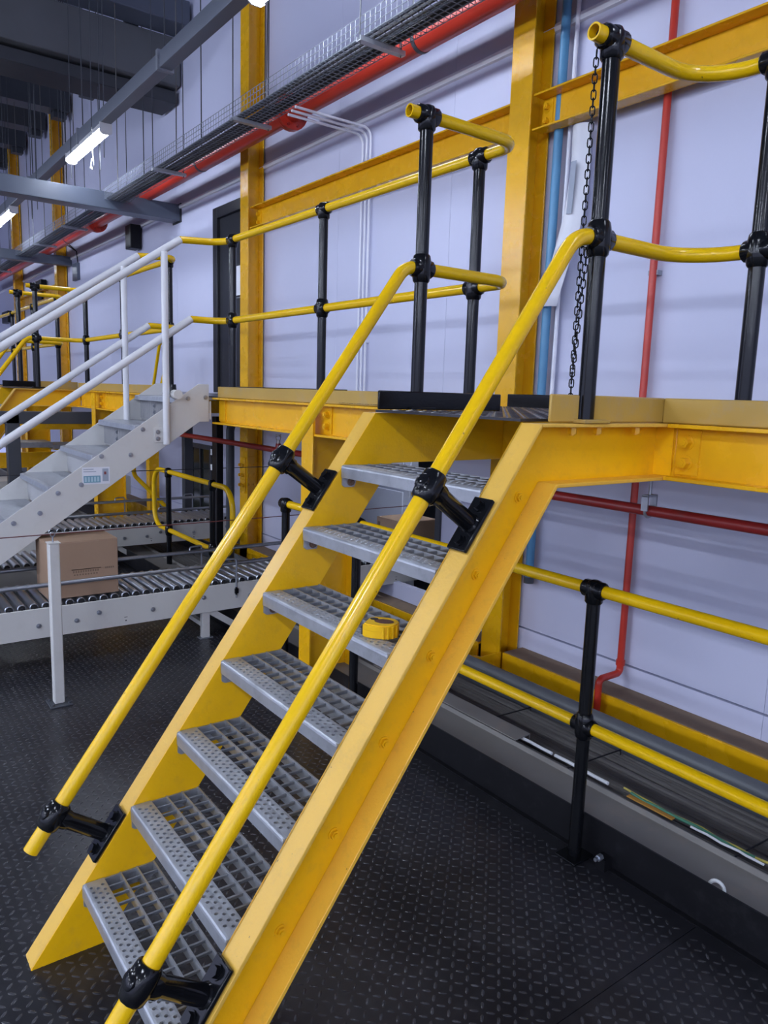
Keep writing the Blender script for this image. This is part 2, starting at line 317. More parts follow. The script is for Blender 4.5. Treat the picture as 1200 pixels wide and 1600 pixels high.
for r, y in enumerate((-2.0, -6.3, -10.6, -14.9)):  # unseen rows; the last one is added for extra fill light
    nm = ORD[r]
    trunk(y, 'grey lighting trunking of the %s unseen row over the open hall' % nm, HZ, 19)
    for k, x in enumerate([17.6, 13.3, 9.0, 4.7, .4, -3.9, -8.2, -12.5]):  # first two lamps of each row added to brighten outward faces
        lamp(x, y, '%s strip light in the %s unseen row over the open hall' % (ORD[k], nm), 'strip lights of the open hall', HZ)
# ================================================================ CONTINUE
# ---------------------------------------------------------------- wall columns and wall beams
def hcol(x0, x1, y0, y1, z0, z1, t=.012):
    m = MB(); xm = (x0+x1)/2
    m.box(x0, x1, y0, y0+t, z0, z1).box(x0, x1, y1-t, y1, z0, z1).box(xm-t/2, xm+t/2, y0+t, y1-t, z0, z1); return m
for x, lab in ((-3.272, 'tall yellow wall column between the blue pipe and the left handrail loop'), (-6.826, 'tall yellow wall column beside the black door'),
               (-14.12, 'distant yellow wall column past the second stair'), (-17.65, 'farthest yellow wall column at the left edge')):
    c = empty('wall_column', (x, YC+.08, -.10), lab, 'column', 'yellow wall columns')
    build(hcol(x-.083, x+.083, YC, YC+.165, -.10, 7.2), 'column_shaft', YEL, c, bevel=.003)
    build(box(x-.11, x+.11, YC-.02, YC+.17, -.12, -.10), 'base_plate', YEL, c)
    if x > -7:
        sp = build(box(x-.06, x+.06, YC-.012, YC, .62, .98), 'splice_plate', YEL, c, bevel=.002)
        for dz in (.70, .80, .90):
            for dx in (-.03, .03): inst(BOLTYM, 'bolt', sp, (x+dx, YC-.012, dz))
        sp2 = build(box(x+.006, x+.016, YC+.03, YC+.135, .62, .98), 'splice_plate', YEL, c, bevel=.002)
        for dz in (.70, .80, .90):
            for dy in (.055, .11): inst(BOLTX, 'bolt', sp2, (x+.016, YC+dy, dz))
def xchannel(x0, x1, yf, yb, z0, z1, t=.009, tf=.012):
    # channel along x with its open side toward -y
    m = MB(); m.box(x0, x1, yb-t, yb, z0, z1).box(x0, x1, yf, yb-t, z1-tf, z1).box(x0, x1, yf, yb-t, z0, z0+tf); return m
for x0, x1, lab in ((-3.185, 2.4, 'yellow channel beam on the wall right of the tall column'), (-6.74, -3.358, 'yellow channel beam on the wall between the two near columns'),
                    (-17.56, -14.21, 'far yellow channel beam on the wall past the second stair')):
    b = empty('wall_beam', ((x0+x1)/2, 3.38, 3.13), lab, 'beam', 'yellow wall beams')
    build(xchannel(x0, x1, 3.315, 3.41, 3.14, 3.335), 'beam_channel', YEL, b, bevel=.003)
    for xe, s in ((x0, 1), (x1, -1)):
        cl = build(MB().box(xe, xe+s*.075, 3.395, 3.402, 3.165, 3.31), 'end_cleat', YEL, b)
        for dz in (3.20, 3.275): inst(BOLTYM, 'bolt', cl, (xe+s*.04, 3.395, dz))
# yellow kerb beam at the foot of the wall
for x0, x1, lab in ((-3.16, 2.6, 'yellow kerb beam at the foot of the wall below the red riser'), (-12, -3.385, 'yellow kerb beam at the foot of the wall behind the conveyors')):
    b = empty('kerb_beam', ((x0+x1)/2, 3.38, -.12), lab, 'beam', 'yellow kerb beams')
    build(MB().box(x0, x1, YC, YC+.012, -.12, .07).box(x0, x1, YC+.012, YW-.003, .058, .07).box(x0, x1, YC+.012, YC+.09, -.12, -.108), 'beam_channel', YEL, b, bevel=.002)
    d = build(MB().box(x0+.005, x1-.005, YC+.012, YW-.005, .0705, .0745), 'dust_layer', DUST, b)
kb = build(MB().prism([(-3.42, -.1), (-3.17, -.1), (-3.17, .07), (-3.42, .02)], 'y', YC-.17, YC-.16), 'gusset_plate', YEL, None, 'yellow bolted gusset plate at the foot of the tall wall column', 'plate')
for dz in (-.03, .03): inst(BOLTYM, 'bolt', kb, (-3.22, YC-.17, dz))
build(MB().box(-3.43, -3.17, YC-.16, YC-.02, -.12, -.10), 'seat', YEL, kb)
build(MB().box(-3.18, -3.17, YC-.16, YC-.001, -.1, .07), 'side_plate', YEL, kb)

# ---------------------------------------------------------------- platform
YF = 2.06
def pbeam(x0, x1, lab, grp='platform edge beams', wx=None):
    b = empty('platform_beam', ((x0+x1)/2, 2.1, 1.41), lab, 'beam', grp)
    m = xchannel(x0, x1, YF, 2.126, 1.412, ZD)
    if wx: m.box(wx[0], wx[1], 2.117, 2.126, 1.412, ZD)
    build(m, 'beam_channel', YEL, b, bevel=.002); return b
b = pbeam(-1.342, 2.4, 'yellow platform edge beam right of the stair head', wx=(-1.75, -1.342))
e = build(MB().box(-1.335, -1.26, 2.110, 2.117, 1.43, 1.568), 'end_cleat', YEL, b)
for dz in (1.468, 1.53): inst(BOLTYM, 'bolt', e, (-1.30, 2.110, dz))
b = pbeam(-4.735, -2.169, 'yellow platform edge beam between the white stair and the yellow stair', wx=(-2.169, -1.76))
e = build(MB().box(-3.40, -3.33, 2.110, 2.117, 1.43, 1.568), 'end_cleat', YEL, b)
for dz in (1.468, 1.53): inst(BOLTYM, 'bolt', e, (-3.365, 2.110, dz))
e = build(MB().box(-4.735, -4.64, 2.110, 2.117, 1.43, 1.568), 'end_cleat', YEL, b)
b = pbeam(-8.16, -5.57, 'yellow platform edge beam behind the white stair')
e = build(MB().box(-7.42, -7.34, 2.110, 2.117, 1.43, 1.568), 'end_cleat', YEL, b)
for dz in (1.468, 1.53): inst(BOLTYM, 'bolt', e, (-7.38, 2.110, dz))
pbeam(-16, -9.01, 'far yellow platform edge beam past the second yellow stair')
for x, lab in ((-3.475, 'yellow platform support column behind the stair treads'), (-7.50, 'yellow platform support column behind the white stair'), (-10.6, 'far yellow platform support column')):
    c = empty('platform_column', (x, 2.14, -.02), lab, 'column', 'platform support columns')
    build(hcol(x-.058, x+.058, YF-.01, YF+.27, 0, 1.412, .010), 'column_shaft', YEL, c, bevel=.002)
    build(box(x-.058, x+.058, YF-.01, YF+.004, 1.412, 1.565), 'cap_plate', YEL, c)
    build(box(x-.1, x+.1, YF-.05, YF+.07, 0, .012), 'base_plate', YEL, c)
dk = empty('platform_deck', (-5, 2.7, ZD), 'black tread plate deck of the walkway along the wall', 'deck')
dx = [2.4, .3, -1.9, -4.1, -6.3, -8.5, -10.7, -12.9, -16]
for i in range(len(dx)-1): build(box(dx[i+1]+.0015, dx[i]-.0015, 2.1005, 3.235, ZD+.001, ZD+.009), 'deck_plate', FLOORM, dk)
def deck_loz():
    m = MB(); p = .034
    for i, x in enumerate(np.arange(-3.2, -1.4, p)):
        for j, y in enumerate(np.arange(1.53, 3.22, p)):
            if y < 2.07 and (x < -2.07 or x > -1.43): continue
            a = math.pi/4 if (i+j) % 2 else -math.pi/4; c, s = math.cos(a), math.sin(a); L, W, H = .0145, .0045, .002
            q = [(-L, 0, 0), (-L*.5, -W, 0), (L*.5, -W, 0), (L, 0, 0), (L*.5, W, 0), (-L*.5, W, 0), (-L*.6, 0, H), (L*.6, 0, H)]
            m.add([(x+c*u-s*v, y+s*u+c*v, ZD+.009+w_) for u, v, w_ in q], [(0, 1, 6), (1, 2, 7, 6), (2, 3, 7), (3, 4, 7), (4, 5, 6, 7), (5, 0, 6)])
    build(m, 'tread_lozenges', LOZ, dk, kind='stuff')
deck_loz()
build(MB().box(-16, 2.4, 3.17, 3.235, 1.44, ZD), 'rear_beam', YEL, dk)
for x in np.arange(-15, 2.3, 1.2): build(box(x-.03, x+.03, 2.14, 3.17, 1.46, ZD), 'joist', YEL, dk)
build(MB().box(-2.09, -1.42, 1.50, YF+.003, ZD+.001, ZD+.009), 'deck_plate', FLOORM, dk)
# toe boards
def toe(x0, x1, y0, y1, z0, z1, m, lab, grp=None): return build(box(x0, x1, y0, y1, z0, z1), 'toe_board', m, None, lab, 'toe board', grp, bevel=.004)
toe(-4.70, -2.18, 2.085, 2.095, ZD+.001, 1.657, YDUST, 'dusty yellow toe board between the white stair and the yellow stair')
toe(-8.15, -5.62, 2.085, 2.095, ZD+.001, 1.657, YDUST, 'dusty yellow toe board behind the white stair rails')
toe(-2.103, -2.094, 1.515, 2.098, ZD+.010, 1.659, BLK, 'black toe plate on the left side of the stair landing')
toe(-1.392, -1.382, 1.575, 1.692, ZD+.001, 1.662, YDUST, 'short gold toe board before the right landing post')
toe(-1.392, -1.382, 1.755, 2.10, ZD+.001, 1.662, YDUST, 'gold toe board after the right landing post')
toe(-1.3815, 2.3, 2.090, 2.100, ZD+.001, 1.662, YDUST, 'long gold toe board running out of frame on the right')
toe(-3.18, -2.35, 3.236, 3.246, ZD, 1.668, BLK, 'black toe plate at the back of the walkway below the blue pipe')
toe(-7.0, -4.9, 3.236, 3.246, ZD, 1.668, BLK, 'black toe plate at the back of the walkway by the door')

# ================================================================ YELLOW STAIR
XL, XR = -2.091, -1.42
SL = .7233           # dy/dz of the flight
def stringer(xw, s, name_parent):
    # web against the treads at xw, flanges pointing away (s = +1 to +x)
    YE = 2.116; A = [(.356, 0), (1.501, ZD-.002), (YE, ZD)]; Bq = [(.561, 0), (1.581, 1.41), (YE, 1.41)]
    web = MB().prism([A[0], A[1], A[2], Bq[2], Bq[1], Bq[0]], 'x', xw, xw+s*.008)
    t = .011; dn = math.sqrt(1+SL*SL)
    # top flange
    up = [(.356, 0), (1.501, ZD-.002), (YE, ZD)]; upi = [(.356+t*dn, 0), (1.501+t*.55, ZD-t), (YE, ZD-t)]
    fl = MB()
    fl.prism([up[0], up[1], upi[1], upi[0]], 'x', xw+s*.0005, xw+s*.075); fl.prism([up[1], up[2], upi[2], upi[1]], 'x', xw+s*.0005, xw+s*.075)
    lo = Bq; loi = [(.561-t*dn, 0), (1.581-t*.55, 1.41+t), (YE, 1.41+t)]
    fl2 = MB(); fl2.prism([lo[0], loi[0], loi[1], lo[1]], 'x', xw+s*.008, xw+s*.075); fl2.prism([lo[1], loi[1], loi[2], lo[2]], 'x', xw+s*.008, xw+s*.075)
    o = build(web, 'stringer', YSTAIR, name_parent, bevel=.001)
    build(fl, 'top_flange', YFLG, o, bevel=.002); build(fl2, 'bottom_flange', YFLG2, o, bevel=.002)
    for i in range(7):
        yb, zb = TY_[i]+.135, TZ_[i]-.028
        inst(BOLTX, 'bolt', o, (xw+s*.008, yb, zb), None if s > 0 else (0, 0, math.pi))
    e = build(MB().box(xw+s*.008, xw+s*.07, 2.109, 2.116, 1.422, ZD-.012), 'end_plate', YSTAIR, o)
    for yy in (1.66, 1.77): inst(BOLTDN, 'bolt', o, (xw+s*.045, yy, ZD-.011))
    for yy in (1.95,): inst(BOLTDN, 'bolt', o, (xw+s*.045, yy, ZD-.011))
    return o
TY_ = [.501+.1442*i for i in range(7)]; TZ_ = [.214+.1993*i for i in range(7)]
def nosing_mesh():
    # local: x 0..L, y 0 (front)..; z 0 top. perforated top plate with real holes, rounded front edge and drop
    L = XR-XL-.004; D = .058; m = MB(); nx = 27; ny = 3; cx = L/nx; cy = (D-.010)/ny; N = 8
    for i in range(nx):
        for j in range(ny):
            x0, y0 = i*cx, .010+j*cy; mx, my = x0+cx*(.5 + (.22 if j % 2 else -.22)), y0+cy/2
            hole = 1 <= i < nx-1
            corners = [(x0, y0), (x0+cx, y0), (x0+cx, y0+cy), (x0, y0+cy)]
            if not hole: m.add([(a, b, 0) for a, b in corners], [(0, 1, 2, 3)]); continue
            r = .0052
            ring = [(mx+r*math.cos(2*math.pi*k/N+math.pi/8), my+r*math.sin(2*math.pi*k/N+math.pi/8)) for k in range(N)]
            vs = [(a, b, 0) for a, b in corners]+[(a, b, .0012) for a, b in ring]+[(mx+(a-mx)*.9, my+(b-my)*.9, -.005) for a, b in ring]; fs = []
            # ring vertex k at angle 22.5+45k: map to corners (bl=0 at 225, br=1 at 315, tr=2 at 45, tl=3 at 135)
            near = [2, 2, 3, 3, 0, 0, 1, 1]
            for k in range(N):
                k2 = (k+1) % N; a, b = near[k], near[k2]
                fs.append((4+k2, 4+k, a)) if a == b else fs.append((4+k2, 4+k, a, b))
                fs.append((4+k, 4+k2, 12+k2, 12+k))
            m.add(vs, fs)
    prof = [(.010, 0), (.005, -.0015), (.0015, -.005), (0, -.010), (0, -.042), (.003, -.042), (.003, -.010), (.010, -.003)]
    for q in range(4):
        (a, b), (c, d) = prof[q], prof[q+1]
        m.add([(0, a, b), (0, c, d), (L, c, d), (L, a, b)], [(0, 1, 2, 3)])
    m.add([(0, .003, -.042), (L, .003, -.042), (L, .003, -.006), (0, .003, -.006), (0, 0, -.042), (L, 0, -.042)], [(0, 1, 2, 3), (4, 5, 1, 0)])
    m.box(0, L, D, D+.004, -.034, 0)
    return mesh_of(m, 'tread_nosing', GALV)
NOSE = nosing_mesh()
TW = XR-XL-.004; TD = .212
BAR = mesh_of(MB().box(0, TW, 0, .005, -.034, 0), 'tread_bar', GALV)
def cross_mesh():
    # twisted cross rod: leaning wedge through the bearing bars
    m = MB().prism([(-.0045, -.011), (.0015, -.012), (.0035, -.003), (.001, -.0008), (-.0015, -.002)], 'y', .060, TD-.002)
    return mesh_of(m, 'tread_cross_rod', GALVD)
CROSS = cross_mesh()
ENDP = mesh_of(MB().prism([(.002, -.002), (.002, -.068), (.012, -.075), (.05, -.075), (.06, -.05), (.20, -.05), (TD, -.04), (TD, -.002)], 'x', 0, .005), 'tread_end_plate', GALV)
NUTB = hexbolt_mesh('tread_bolt', mat('rusty_bolt', (.16, .10, .07), .6), .010, .012)
def make_stair(lab):
    st = empty('yellow_stair', ((XL+XR)/2, .36, 0), lab, 'stair', 'yellow stairs up to the walkway')
    stringer(XL, -1, st); stringer(XR, 1, st)
    for i in range(7):
        y, z = TY_[i], TZ_[i]; x = XL+.002
        t = inst(ENDP, 'tread', st, (x, y, z))
        inst(ENDP, 'end_plate', t, (x+TW-.005, y, z)); inst(NOSE, 'nosing', t, (x, y, z))
        for yy in (.107, .156, TD-.005): inst(BAR, 'bearing_bar', t, (x, y+yy, z))
        for k in range(1, 15): inst(CROSS, 'cross_rod', t, (x+TW*k/15, y, z))
        inst(NUTB, 'bolt', t, (x+.005, y+.035, z-.058)); inst(NUTB, 'bolt', t, (x+TW-.005, y+.035, z-.058), (0, 0, math.pi))
    return st
stair = make_stair('near yellow steel stair with galvanised grating treads')
# ---- stair handrails: tube with two black bracket arms each
RY0, RZ0 = .44, .434; RS = 1/SL
sd = Vector((0, SL, 1)).normalized(); nd = Vector((0, -1, SL)).normalized()
ZM, ZT = 2.083, 2.583
RR, PR = .0215, .0235
PLY = 1.705
def stair_rail(x, py, yend, lab, grp):
    ycorner = RY0+(ZM-RZ0)*SL
    h = empty('stair_handrail', (x, RY0, 0), lab, 'handrail', grp)
    z0 = RZ0+(yend-RY0)*RS
    pts = fillet([(x, yend, z0), (x, ycorner, ZM), (x, py-.03, ZM)], .11, 8)
    build(tube(pts, RR, 16), 'rail', YRAIL, h)
    for yy, zz in ((RY0, RZ0), (1.160, RZ0+(1.160-RY0)*RS)):
        c = Vector((x, yy, zz)); base = c-nd*.172
        a = build(MB().tube([c-nd*.02, c-nd*.042, c-nd*.048, base], [.029, .0285, .0245, .0245], 16).tube([base+nd*.006, base], [.025, .029], 16), 'bracket_arm', BLK, h)
        cl = MB().tube([c-sd*.040, c-sd*.034, c-sd*.012, c+sd*.012, c+sd*.034, c+sd*.040], [.026, .031, .034, .034, .031, .026], 10)
        cl.tube([c, c+nd*.030, c+nd*.036], [.024, .022, .014], 10)
        build(cl, 'clamp', BLK, a)
        pl = build(MB().obox(base-nd*.005, (.034, 0, 0), sd*.078, nd*.006), 'bracket_plate', BLK, a, bevel=.003)
        for s in (-1, 1):
            bb = base+sd*s*.052; bm = MB().tube([bb, bb+nd*.004], .017, 12).tube([bb+nd*.004, bb+nd*.014], .013, 6)
            build(bm, 'bolt', BLK, a)
    return h
LX, RX = -2.125, -1.385
hl = stair_rail(LX, PLY, .375, 'left yellow handrail of the near stair with black brackets', 'stair handrails')
hr = stair_rail(RX, PLY+.02, .36, 'right yellow handrail of the near stair with black brackets', 'stair handrails')
# ---- guard rails
def fit(parent, p, post_dir=(0, 0, 1), rail_dirs=(), top=False):
    p = Vector(p); d = Vector(post_dir); m = MB()
    if top: m.tube([p-d*.05, p-d*.044, p+d*.012, p+d*.028, p+d*.034], [.026, .031, .033, .024, .01], 14)
    else: m.tube([p-d*.048, p-d*.042, p-d*.02, p+d*.02, p+d*.042, p+d*.048], [.025, .030, .034, .034, .030, .025], 14)
    for r in rail_dirs:
        r = Vector(r); m.tube([p, p+r*.038, p+r*.044], [.031, .031, .026], 14)
    return build(m, 'fitting', BLK, parent)
def post(parent, x, y, z0, z1, foot=True, r=PR, fm=None):
    m = MB().tube([(x, y, z0), (x, y, z1)], r, 14)
    o = build(m, 'post', BLK, parent)
    if foot: build(MB().obox((x, y, z0+.005), (.045, 0, 0), (0, .055, 0), (0, 0, .005)), 'post_foot', fm or BLK, o, bevel=.002)
    return o
def rail(parent, pts, r=.0, rr=RR, m=None): return build(tube(fillet(pts, r, 8), rr, 14), 'rail', m or YRAIL, parent)
ZP = ZD+.010
def stub(parent, x, y, z, d=(0, -1, 0)):
    # open tube end: yellow ring with a dark bore
    p = Vector((x, y, z)); d = Vector(d); n = 16; u = Vector((0, 0, 1)); q = d.cross(u); m = MB(); vs = []
    for rr, t in ((RR, 0), (RR, .038), (RR*.78, .038), (RR*.78, .004)):
        for k in range(n): a = 2*math.pi*k/n; vs.append(p+d*(.02+t)+rr*(math.cos(a)*u+math.sin(a)*q))
    fs = [(i*n+k, i*n+(k+1) % n, (i+1)*n+(k+1) % n, (i+1)*n+k) for i in range(3) for k in range(n)]
    m.add(vs, fs); o = build(m, 'rail_end', YRAIL, parent)
    build(MB().tube([p+d*.024, p+d*.03], RR*.78, 14), 'bore', DARK, o)
YG = 2.145
def left_guard(lab):
    g = empty('guard_rail', (LX, PLY, ZP), lab, 'guard rail', 'walkway guard rails')
    post(g, LX, PLY, ZP, ZT); fit(g, (LX, PLY, ZM), rail_dirs=((0, 1, 0), (0, -1, 0))); fit(g, (LX, PLY, ZT), top=True, rail_dirs=((0, 1, 0), (0, -1, 0)))
    stub(g, LX, PLY-.02, ZT)
    xs_ = [-2.33, -3.50, -4.60]
    for z in (ZM, ZT):
        pts = [(LX, PLY+.03, z), (LX, YG, z), (-4.75, YG, z), (-4.75, 1.858 if z == ZT else 1.925, z-(.02 if z == ZT else .001))]
        rail(g, pts, [.085, .11])
        for x in xs_: fit(g, (x, YG, z), top=(z == ZT), rail_dirs=((1, 0, 0), (-1, 0, 0)))
    for x in xs_: post(g, x, YG, ZP, ZT)
    return g
lg = left_guard('guard rail looping from the near stair head to the white stair')
def right_guard(lab, xs_, xend):
    g = empty('guard_rail', (RX, PLY+.02, ZP), lab, 'guard rail', 'walkway guard rails'); py = PLY+.02
    post(g, RX, py, ZD, ZT, fm=YDUST); fit(g, (RX, py, ZM), rail_dirs=((0, 1, 0), (0, -1, 0))); fit(g, (RX, py, ZT), top=True, rail_dirs=((0, 1, 0), (0, -1, 0)))
    stub(g, RX, py-.02, ZT)
    for z in (ZM, ZT):
        rail(g, [(RX, py+.03, z), (RX, YG+.01, z), (xend, YG+.01, z)], .17)
        for x in xs_: fit(g, (x, YG+.01, z), top=(z == ZT), rail_dirs=((1, 0, 0), (-1, 0, 0)))
    for x in xs_: post(g, x, YG+.01, ZP, ZT)
    return g
rg = right_guard('guard rail curving away to the right of the stair head', [-1.165, .2, 1.6], 2.2)
# second yellow stair farther along the walkway, same parts
DX = -6.833
for o, lab in ((stair, 'far yellow stair at the left edge behind the white stair'), (hl, 'left yellow handrail of the far stair'), (hr, 'right yellow handrail of the far stair')):
    c = copy_tree(o, (DX, 0, 0)); c['label'] = lab
def mid_guard():
    g = empty('guard_rail', (-6.8, YG, ZP), 'guard rail between the far yellow stair and the white stair', 'guard rail', 'walkway guard rails')
    x0 = RX+DX; py = PLY+.015
    post(g, x0, py, ZP, ZT); fit(g, (x0, py, ZM), rail_dirs=((0, 1, 0), (0, -1, 0))); fit(g, (x0, py, ZT), top=True, rail_dirs=((0, 1, 0), (0, -1, 0))); stub(g, x0, py-.02, ZT)
    for z in (ZM, ZT):
        rail(g, [(x0, py+.03, z), (x0, YG, z), (-5.55, YG, z), (-5.55, 1.858 if z == ZT else 1.925, z-(.02 if z == ZT else .001))], [.11, .11])
        for x in (-8.02, -6.83, -5.71): fit(g, (x, YG, z), top=(z == ZT), rail_dirs=((1, 0, 0), (-1, 0, 0)))
    for x in (-8.02, -6.83, -5.71): post(g, x, YG, ZP, ZT)
mid_guard()
def far_guard():
    x0 = LX+DX; g = empty('guard_rail', (x0, PLY, ZP), 'farthest guard rail left of the far yellow stair head', 'guard rail', 'walkway guard rails')
    post(g, x0, PLY, ZP, ZT); fit(g, (x0, PLY, ZM), rail_dirs=((0, 1, 0),)); fit(g, (x0, PLY, ZT), top=True, rail_dirs=((0, 1, 0), (0, -1, 0))); stub(g, x0, PLY-.02, ZT)
    for z in (ZM, ZT):
        rail(g, [(x0, PLY+.03, z), (x0, YG, z), (-15.5, YG, z)], .09)
        for x in (-9.17, -10.4, -11.7, -13.2, -15.3): fit(g, (x, YG, z), top=(z == ZT), rail_dirs=((1, 0, 0),))
    for x in (-9.17, -10.4, -11.7, -13.2, -15.3): post(g, x, YG, ZP, ZT)
far_guard()
gl = empty('guard_loop', (-8.3, 3.05, ZP), 'small yellow guard loop by the wall beyond the white stair', 'guard rail')
build(tube(fillet([(-8.55, 3.0, ZP), (-8.3, 3.0, 2.12), (-8.2, 3.05, 2.12), (-8.2, 3.05, 1.95), (-8.32, 3.0, ZP)], .05, 6), .018, 10), 'rail', YRAIL, gl)
post(gl, -8.28, 3.04, ZP, 2.09)
# floor-edge guard rails
def floor_guard(name, x, y, lab): return empty(name, (x, y, 0), lab, 'guard rail', 'floor edge guard rails')
g = floor_guard('floor_guard_rail', -1.58, 2.09, 'lower guard rail along the floor edge right of the stair')
for x in (-1.585, .5): post(g, x, 2.09, 0, 1.0)
for z in (1.004, .507):
    for x in (-3.77, -3.04, -1.585, .5): fit(g, (x, 2.09, z), top=(z > .9), rail_dirs=((1, 0, 0), (-1, 0, 0)))
    rail(g, [(-3.74, 2.09, z), (-3.55, 2.09, z), (-3.55, 2.09, z-.2)] if False else [(-3.77, 2.09, z), (1.2, 2.09, z)], 0)
for x in (-3.77, -3.04): post(g, x, 2.09, 0, 1.0)
g = floor_guard('floor_guard_loop', -5.9, 2.35, 'yellow tube guard loop between the two roller conveyors')
yq = 2.35
for x in (-6.34, -5.40): post(g, x, yq, 0, .93)
rail(g, [(-5.87, yq, .917), (-5.04, yq, .917), (-5.04, yq, .40), (-6.70, yq, .40), (-6.70, yq, .917), (-5.87, yq, .917)], .16, .021)
for x in (-6.34, -5.40):
    for z in (.917, .40): fit(g, (x, yq, z), top=(z > .9))
# ================================================================ CONTINUE 2
build(MB().box(-2.09+DX, -1.42+DX, 1.50, YF+.003, ZD+.001, ZD+.009), 'landing_plate', FLOORM, None, 'tread plate landing at the head of the far yellow stair', 'deck')
toe(-1.392+DX, -1.382+DX, 1.74, 2.10, ZD+.001, 1.662, YDUST, 'gold toe board at the head of the far yellow stair')
toe(-2.103+DX, -2.094+DX, 1.515, 2.098, ZD+.010, 1.659, BLK, 'black toe plate at the head of the far yellow stair')
# ================================================================ WHITE STAIR
XN, XF = -4.75, -5.55; WS = .69
def wz_up(y): return 1.671-(1.972-y)*WS
def wstringer(x0, x1, parent):
    yb = 1.972-1.671/WS
    poly = [(yb, 0), (1.972, 1.671), (2.045, 1.671), (2.045, 1.425), (1.979, 1.425), (yb+.335, 0)]
    return build(MB().prism(poly, 'x', x0, x1), 'stringer', WPAINT, parent, bevel=.002)
ws = empty('white_stair', ((XN+XF)/2, -.3, 0), 'white steel stair with closed risers climbing to the walkway', 'stair')
sn = wstringer(XN-.008, XN, ws); sf = wstringer(XF, XF+.008, ws)
for a in (sn, sf):
    s = 1 if a is sn else -1; xx = XN if a is sn else XF
for yb, zb in ((1.90, 1.575), (1.76, 1.355), (1.60, 1.375), (1.52, 1.215), (1.34, 1.21), (1.215, 1.04), (1.08, .995), (.975, .88), (.83, .83), (.72, .70)):
    inst(BOLTGX, 'bolt', sn, (XN, yb, zb))
build(MB().box(XN, XN+.004, 2.047, 2.058, 1.44, 1.56), 'end_plate', WPAINT, sn)
inst(BOLTGX, 'bolt', sn, (XN, 2.02, 1.585))
for k in range(9):
    yn = 1.842-.263*k; zn = 1.582-.181*k
    if zn < .1: break
    t = build(MB().box(XF+.008, XN-.008, yn-.008, yn+.262, zn-.016, zn).prism([(yn-.008, zn), (yn-.030, zn-.004), (yn-.034, zn-.036), (yn-.028, zn-.036), (yn-.008, zn-.014)], 'x', XF+.008, XN-.008), 'tread', GALV, ws, bevel=.002)
    rs = build(MB().add([(XF+.009, yn+.006, zn-.016), (XN-.009, yn+.006, zn-.016), (XN-.009, yn-.045+.06, zn-.181), (XF+.009, yn-.045+.06, zn-.181),
                         (XF+.009, yn+.010, zn-.016), (XN-.009, yn+.010, zn-.016), (XN-.009, yn+.019, zn-.181), (XF+.009, yn+.019, zn-.181)],
                        [(0, 3, 2, 1), (4, 5, 6, 7), (0, 1, 5, 4), (1, 2, 6, 5), (2, 3, 7, 6), (3, 0, 4, 7)]), 'riser', RISER, ws)
    if k < 2:
        m = MB()
        for i in range(38):
            x = XF+.03+i*.02; m.box(x, x+.006, yn+.001, yn+.006, zn-.165, zn-.03)
        build(m, 'riser_ribs', RISER, rs, kind='stuff')
        for dz in (-.07, -.115): inst(hexbolt_mesh('riser_bolt', STEELD, .010, .008, '-y') if k == 0 and dz == -.07 else bpy.data.meshes['riser_bolt'], 'bolt', rs, (XF+.33, yn+.001, zn+dz))
def white_rails(x, lab, grp='white stair handrails'):
    h = empty('stair_handrail', (x, 1.0, .5), lab, 'handrail', grp)
    for yj, zj in ((1.858, 2.563), (1.925, 2.082)):
        y0 = -.15; rail(h, [(x, y0, zj-(yj-y0)*WS), (x, yj, zj)], 0, .0235, WRAIL)
    for y, zb in ((1.745, 1.28), (.15, .18)):
        ztop = 2.563-(1.858-y)*WS
        p = build(MB().box(x-.006, x+.036, y-.018, y+.018, zb, ztop-.01) if False else MB().tube([(x+.022, y, zb), (x+.022, y, ztop-.012)], .0215, 12), 'post', WRAIL, h)
        pl = build(MB().box(x, x+.006, y-.075, y-.005, zb+.01, zb+.105), 'fixing_plate', WPAINT, p, bevel=.002)
        for dz in (.035, .078): inst(BOLTGX, 'bolt', pl, (x+.006, y-.05, zb+dz))
    return h
hN = white_rails(XN, 'near white handrail of the white stair')
hF = white_rails(XF, 'far white handrail of the white stair')
hs = build(tube([(XN+.02, 1.80, 1.60), (XN+.09, 1.80, 1.60)], .03, 14), 'socket', WPAINT, hN)
bs = build(MB().tube([(XF+.80-.42, 1.95, 1.60), (XF+.80-.42, 1.95, 1.665)], [.034, .03], 12).box(XF+.80-.47, XF+.80-.37, 1.90, 2.0, 1.595, 1.605), 'black_stub', BLK, None, 'short black stub post foot at the head of the white stair', 'post')
# sticker on the near stringer
sk = build(MB().box(XN, XN+.0015, 1.222, 1.387, 1.040, 1.145), 'instruction_sticker', PAPER, None, 'white and teal instruction sticker on the white stair side', 'sticker')
build(MB().box(XN+.0015, XN+.002, 1.230, 1.330, 1.050, 1.092), 'picture_strip', TEAL, sk)
m = MB()
for i in range(5): m.box(XN+.002, XN+.0023, 1.236+i*.0185, 1.248+i*.0185, 1.056, 1.086)
build(m, 'picture_frames', mat('pale_teal_print', (.42, .58, .66), .6), sk)
build(MB().box(XN+.0015, XN+.002, 1.342, 1.379, 1.056, 1.135), 'picture_block', GREYP, sk)
build(MB().box(XN+.002, XN+.0023, 1.352, 1.366, 1.098, 1.116), 'picture_mark', mat('dark_red_print', (.22, .06, .06), .7), sk)
m = MB()
for i, wd in enumerate((.06, .075)): m.box(XN+.0015, XN+.0018, 1.230, 1.230+wd, 1.130-i*.014, 1.135-i*.014)
build(m, 'printed_lines', GREYP, sk)

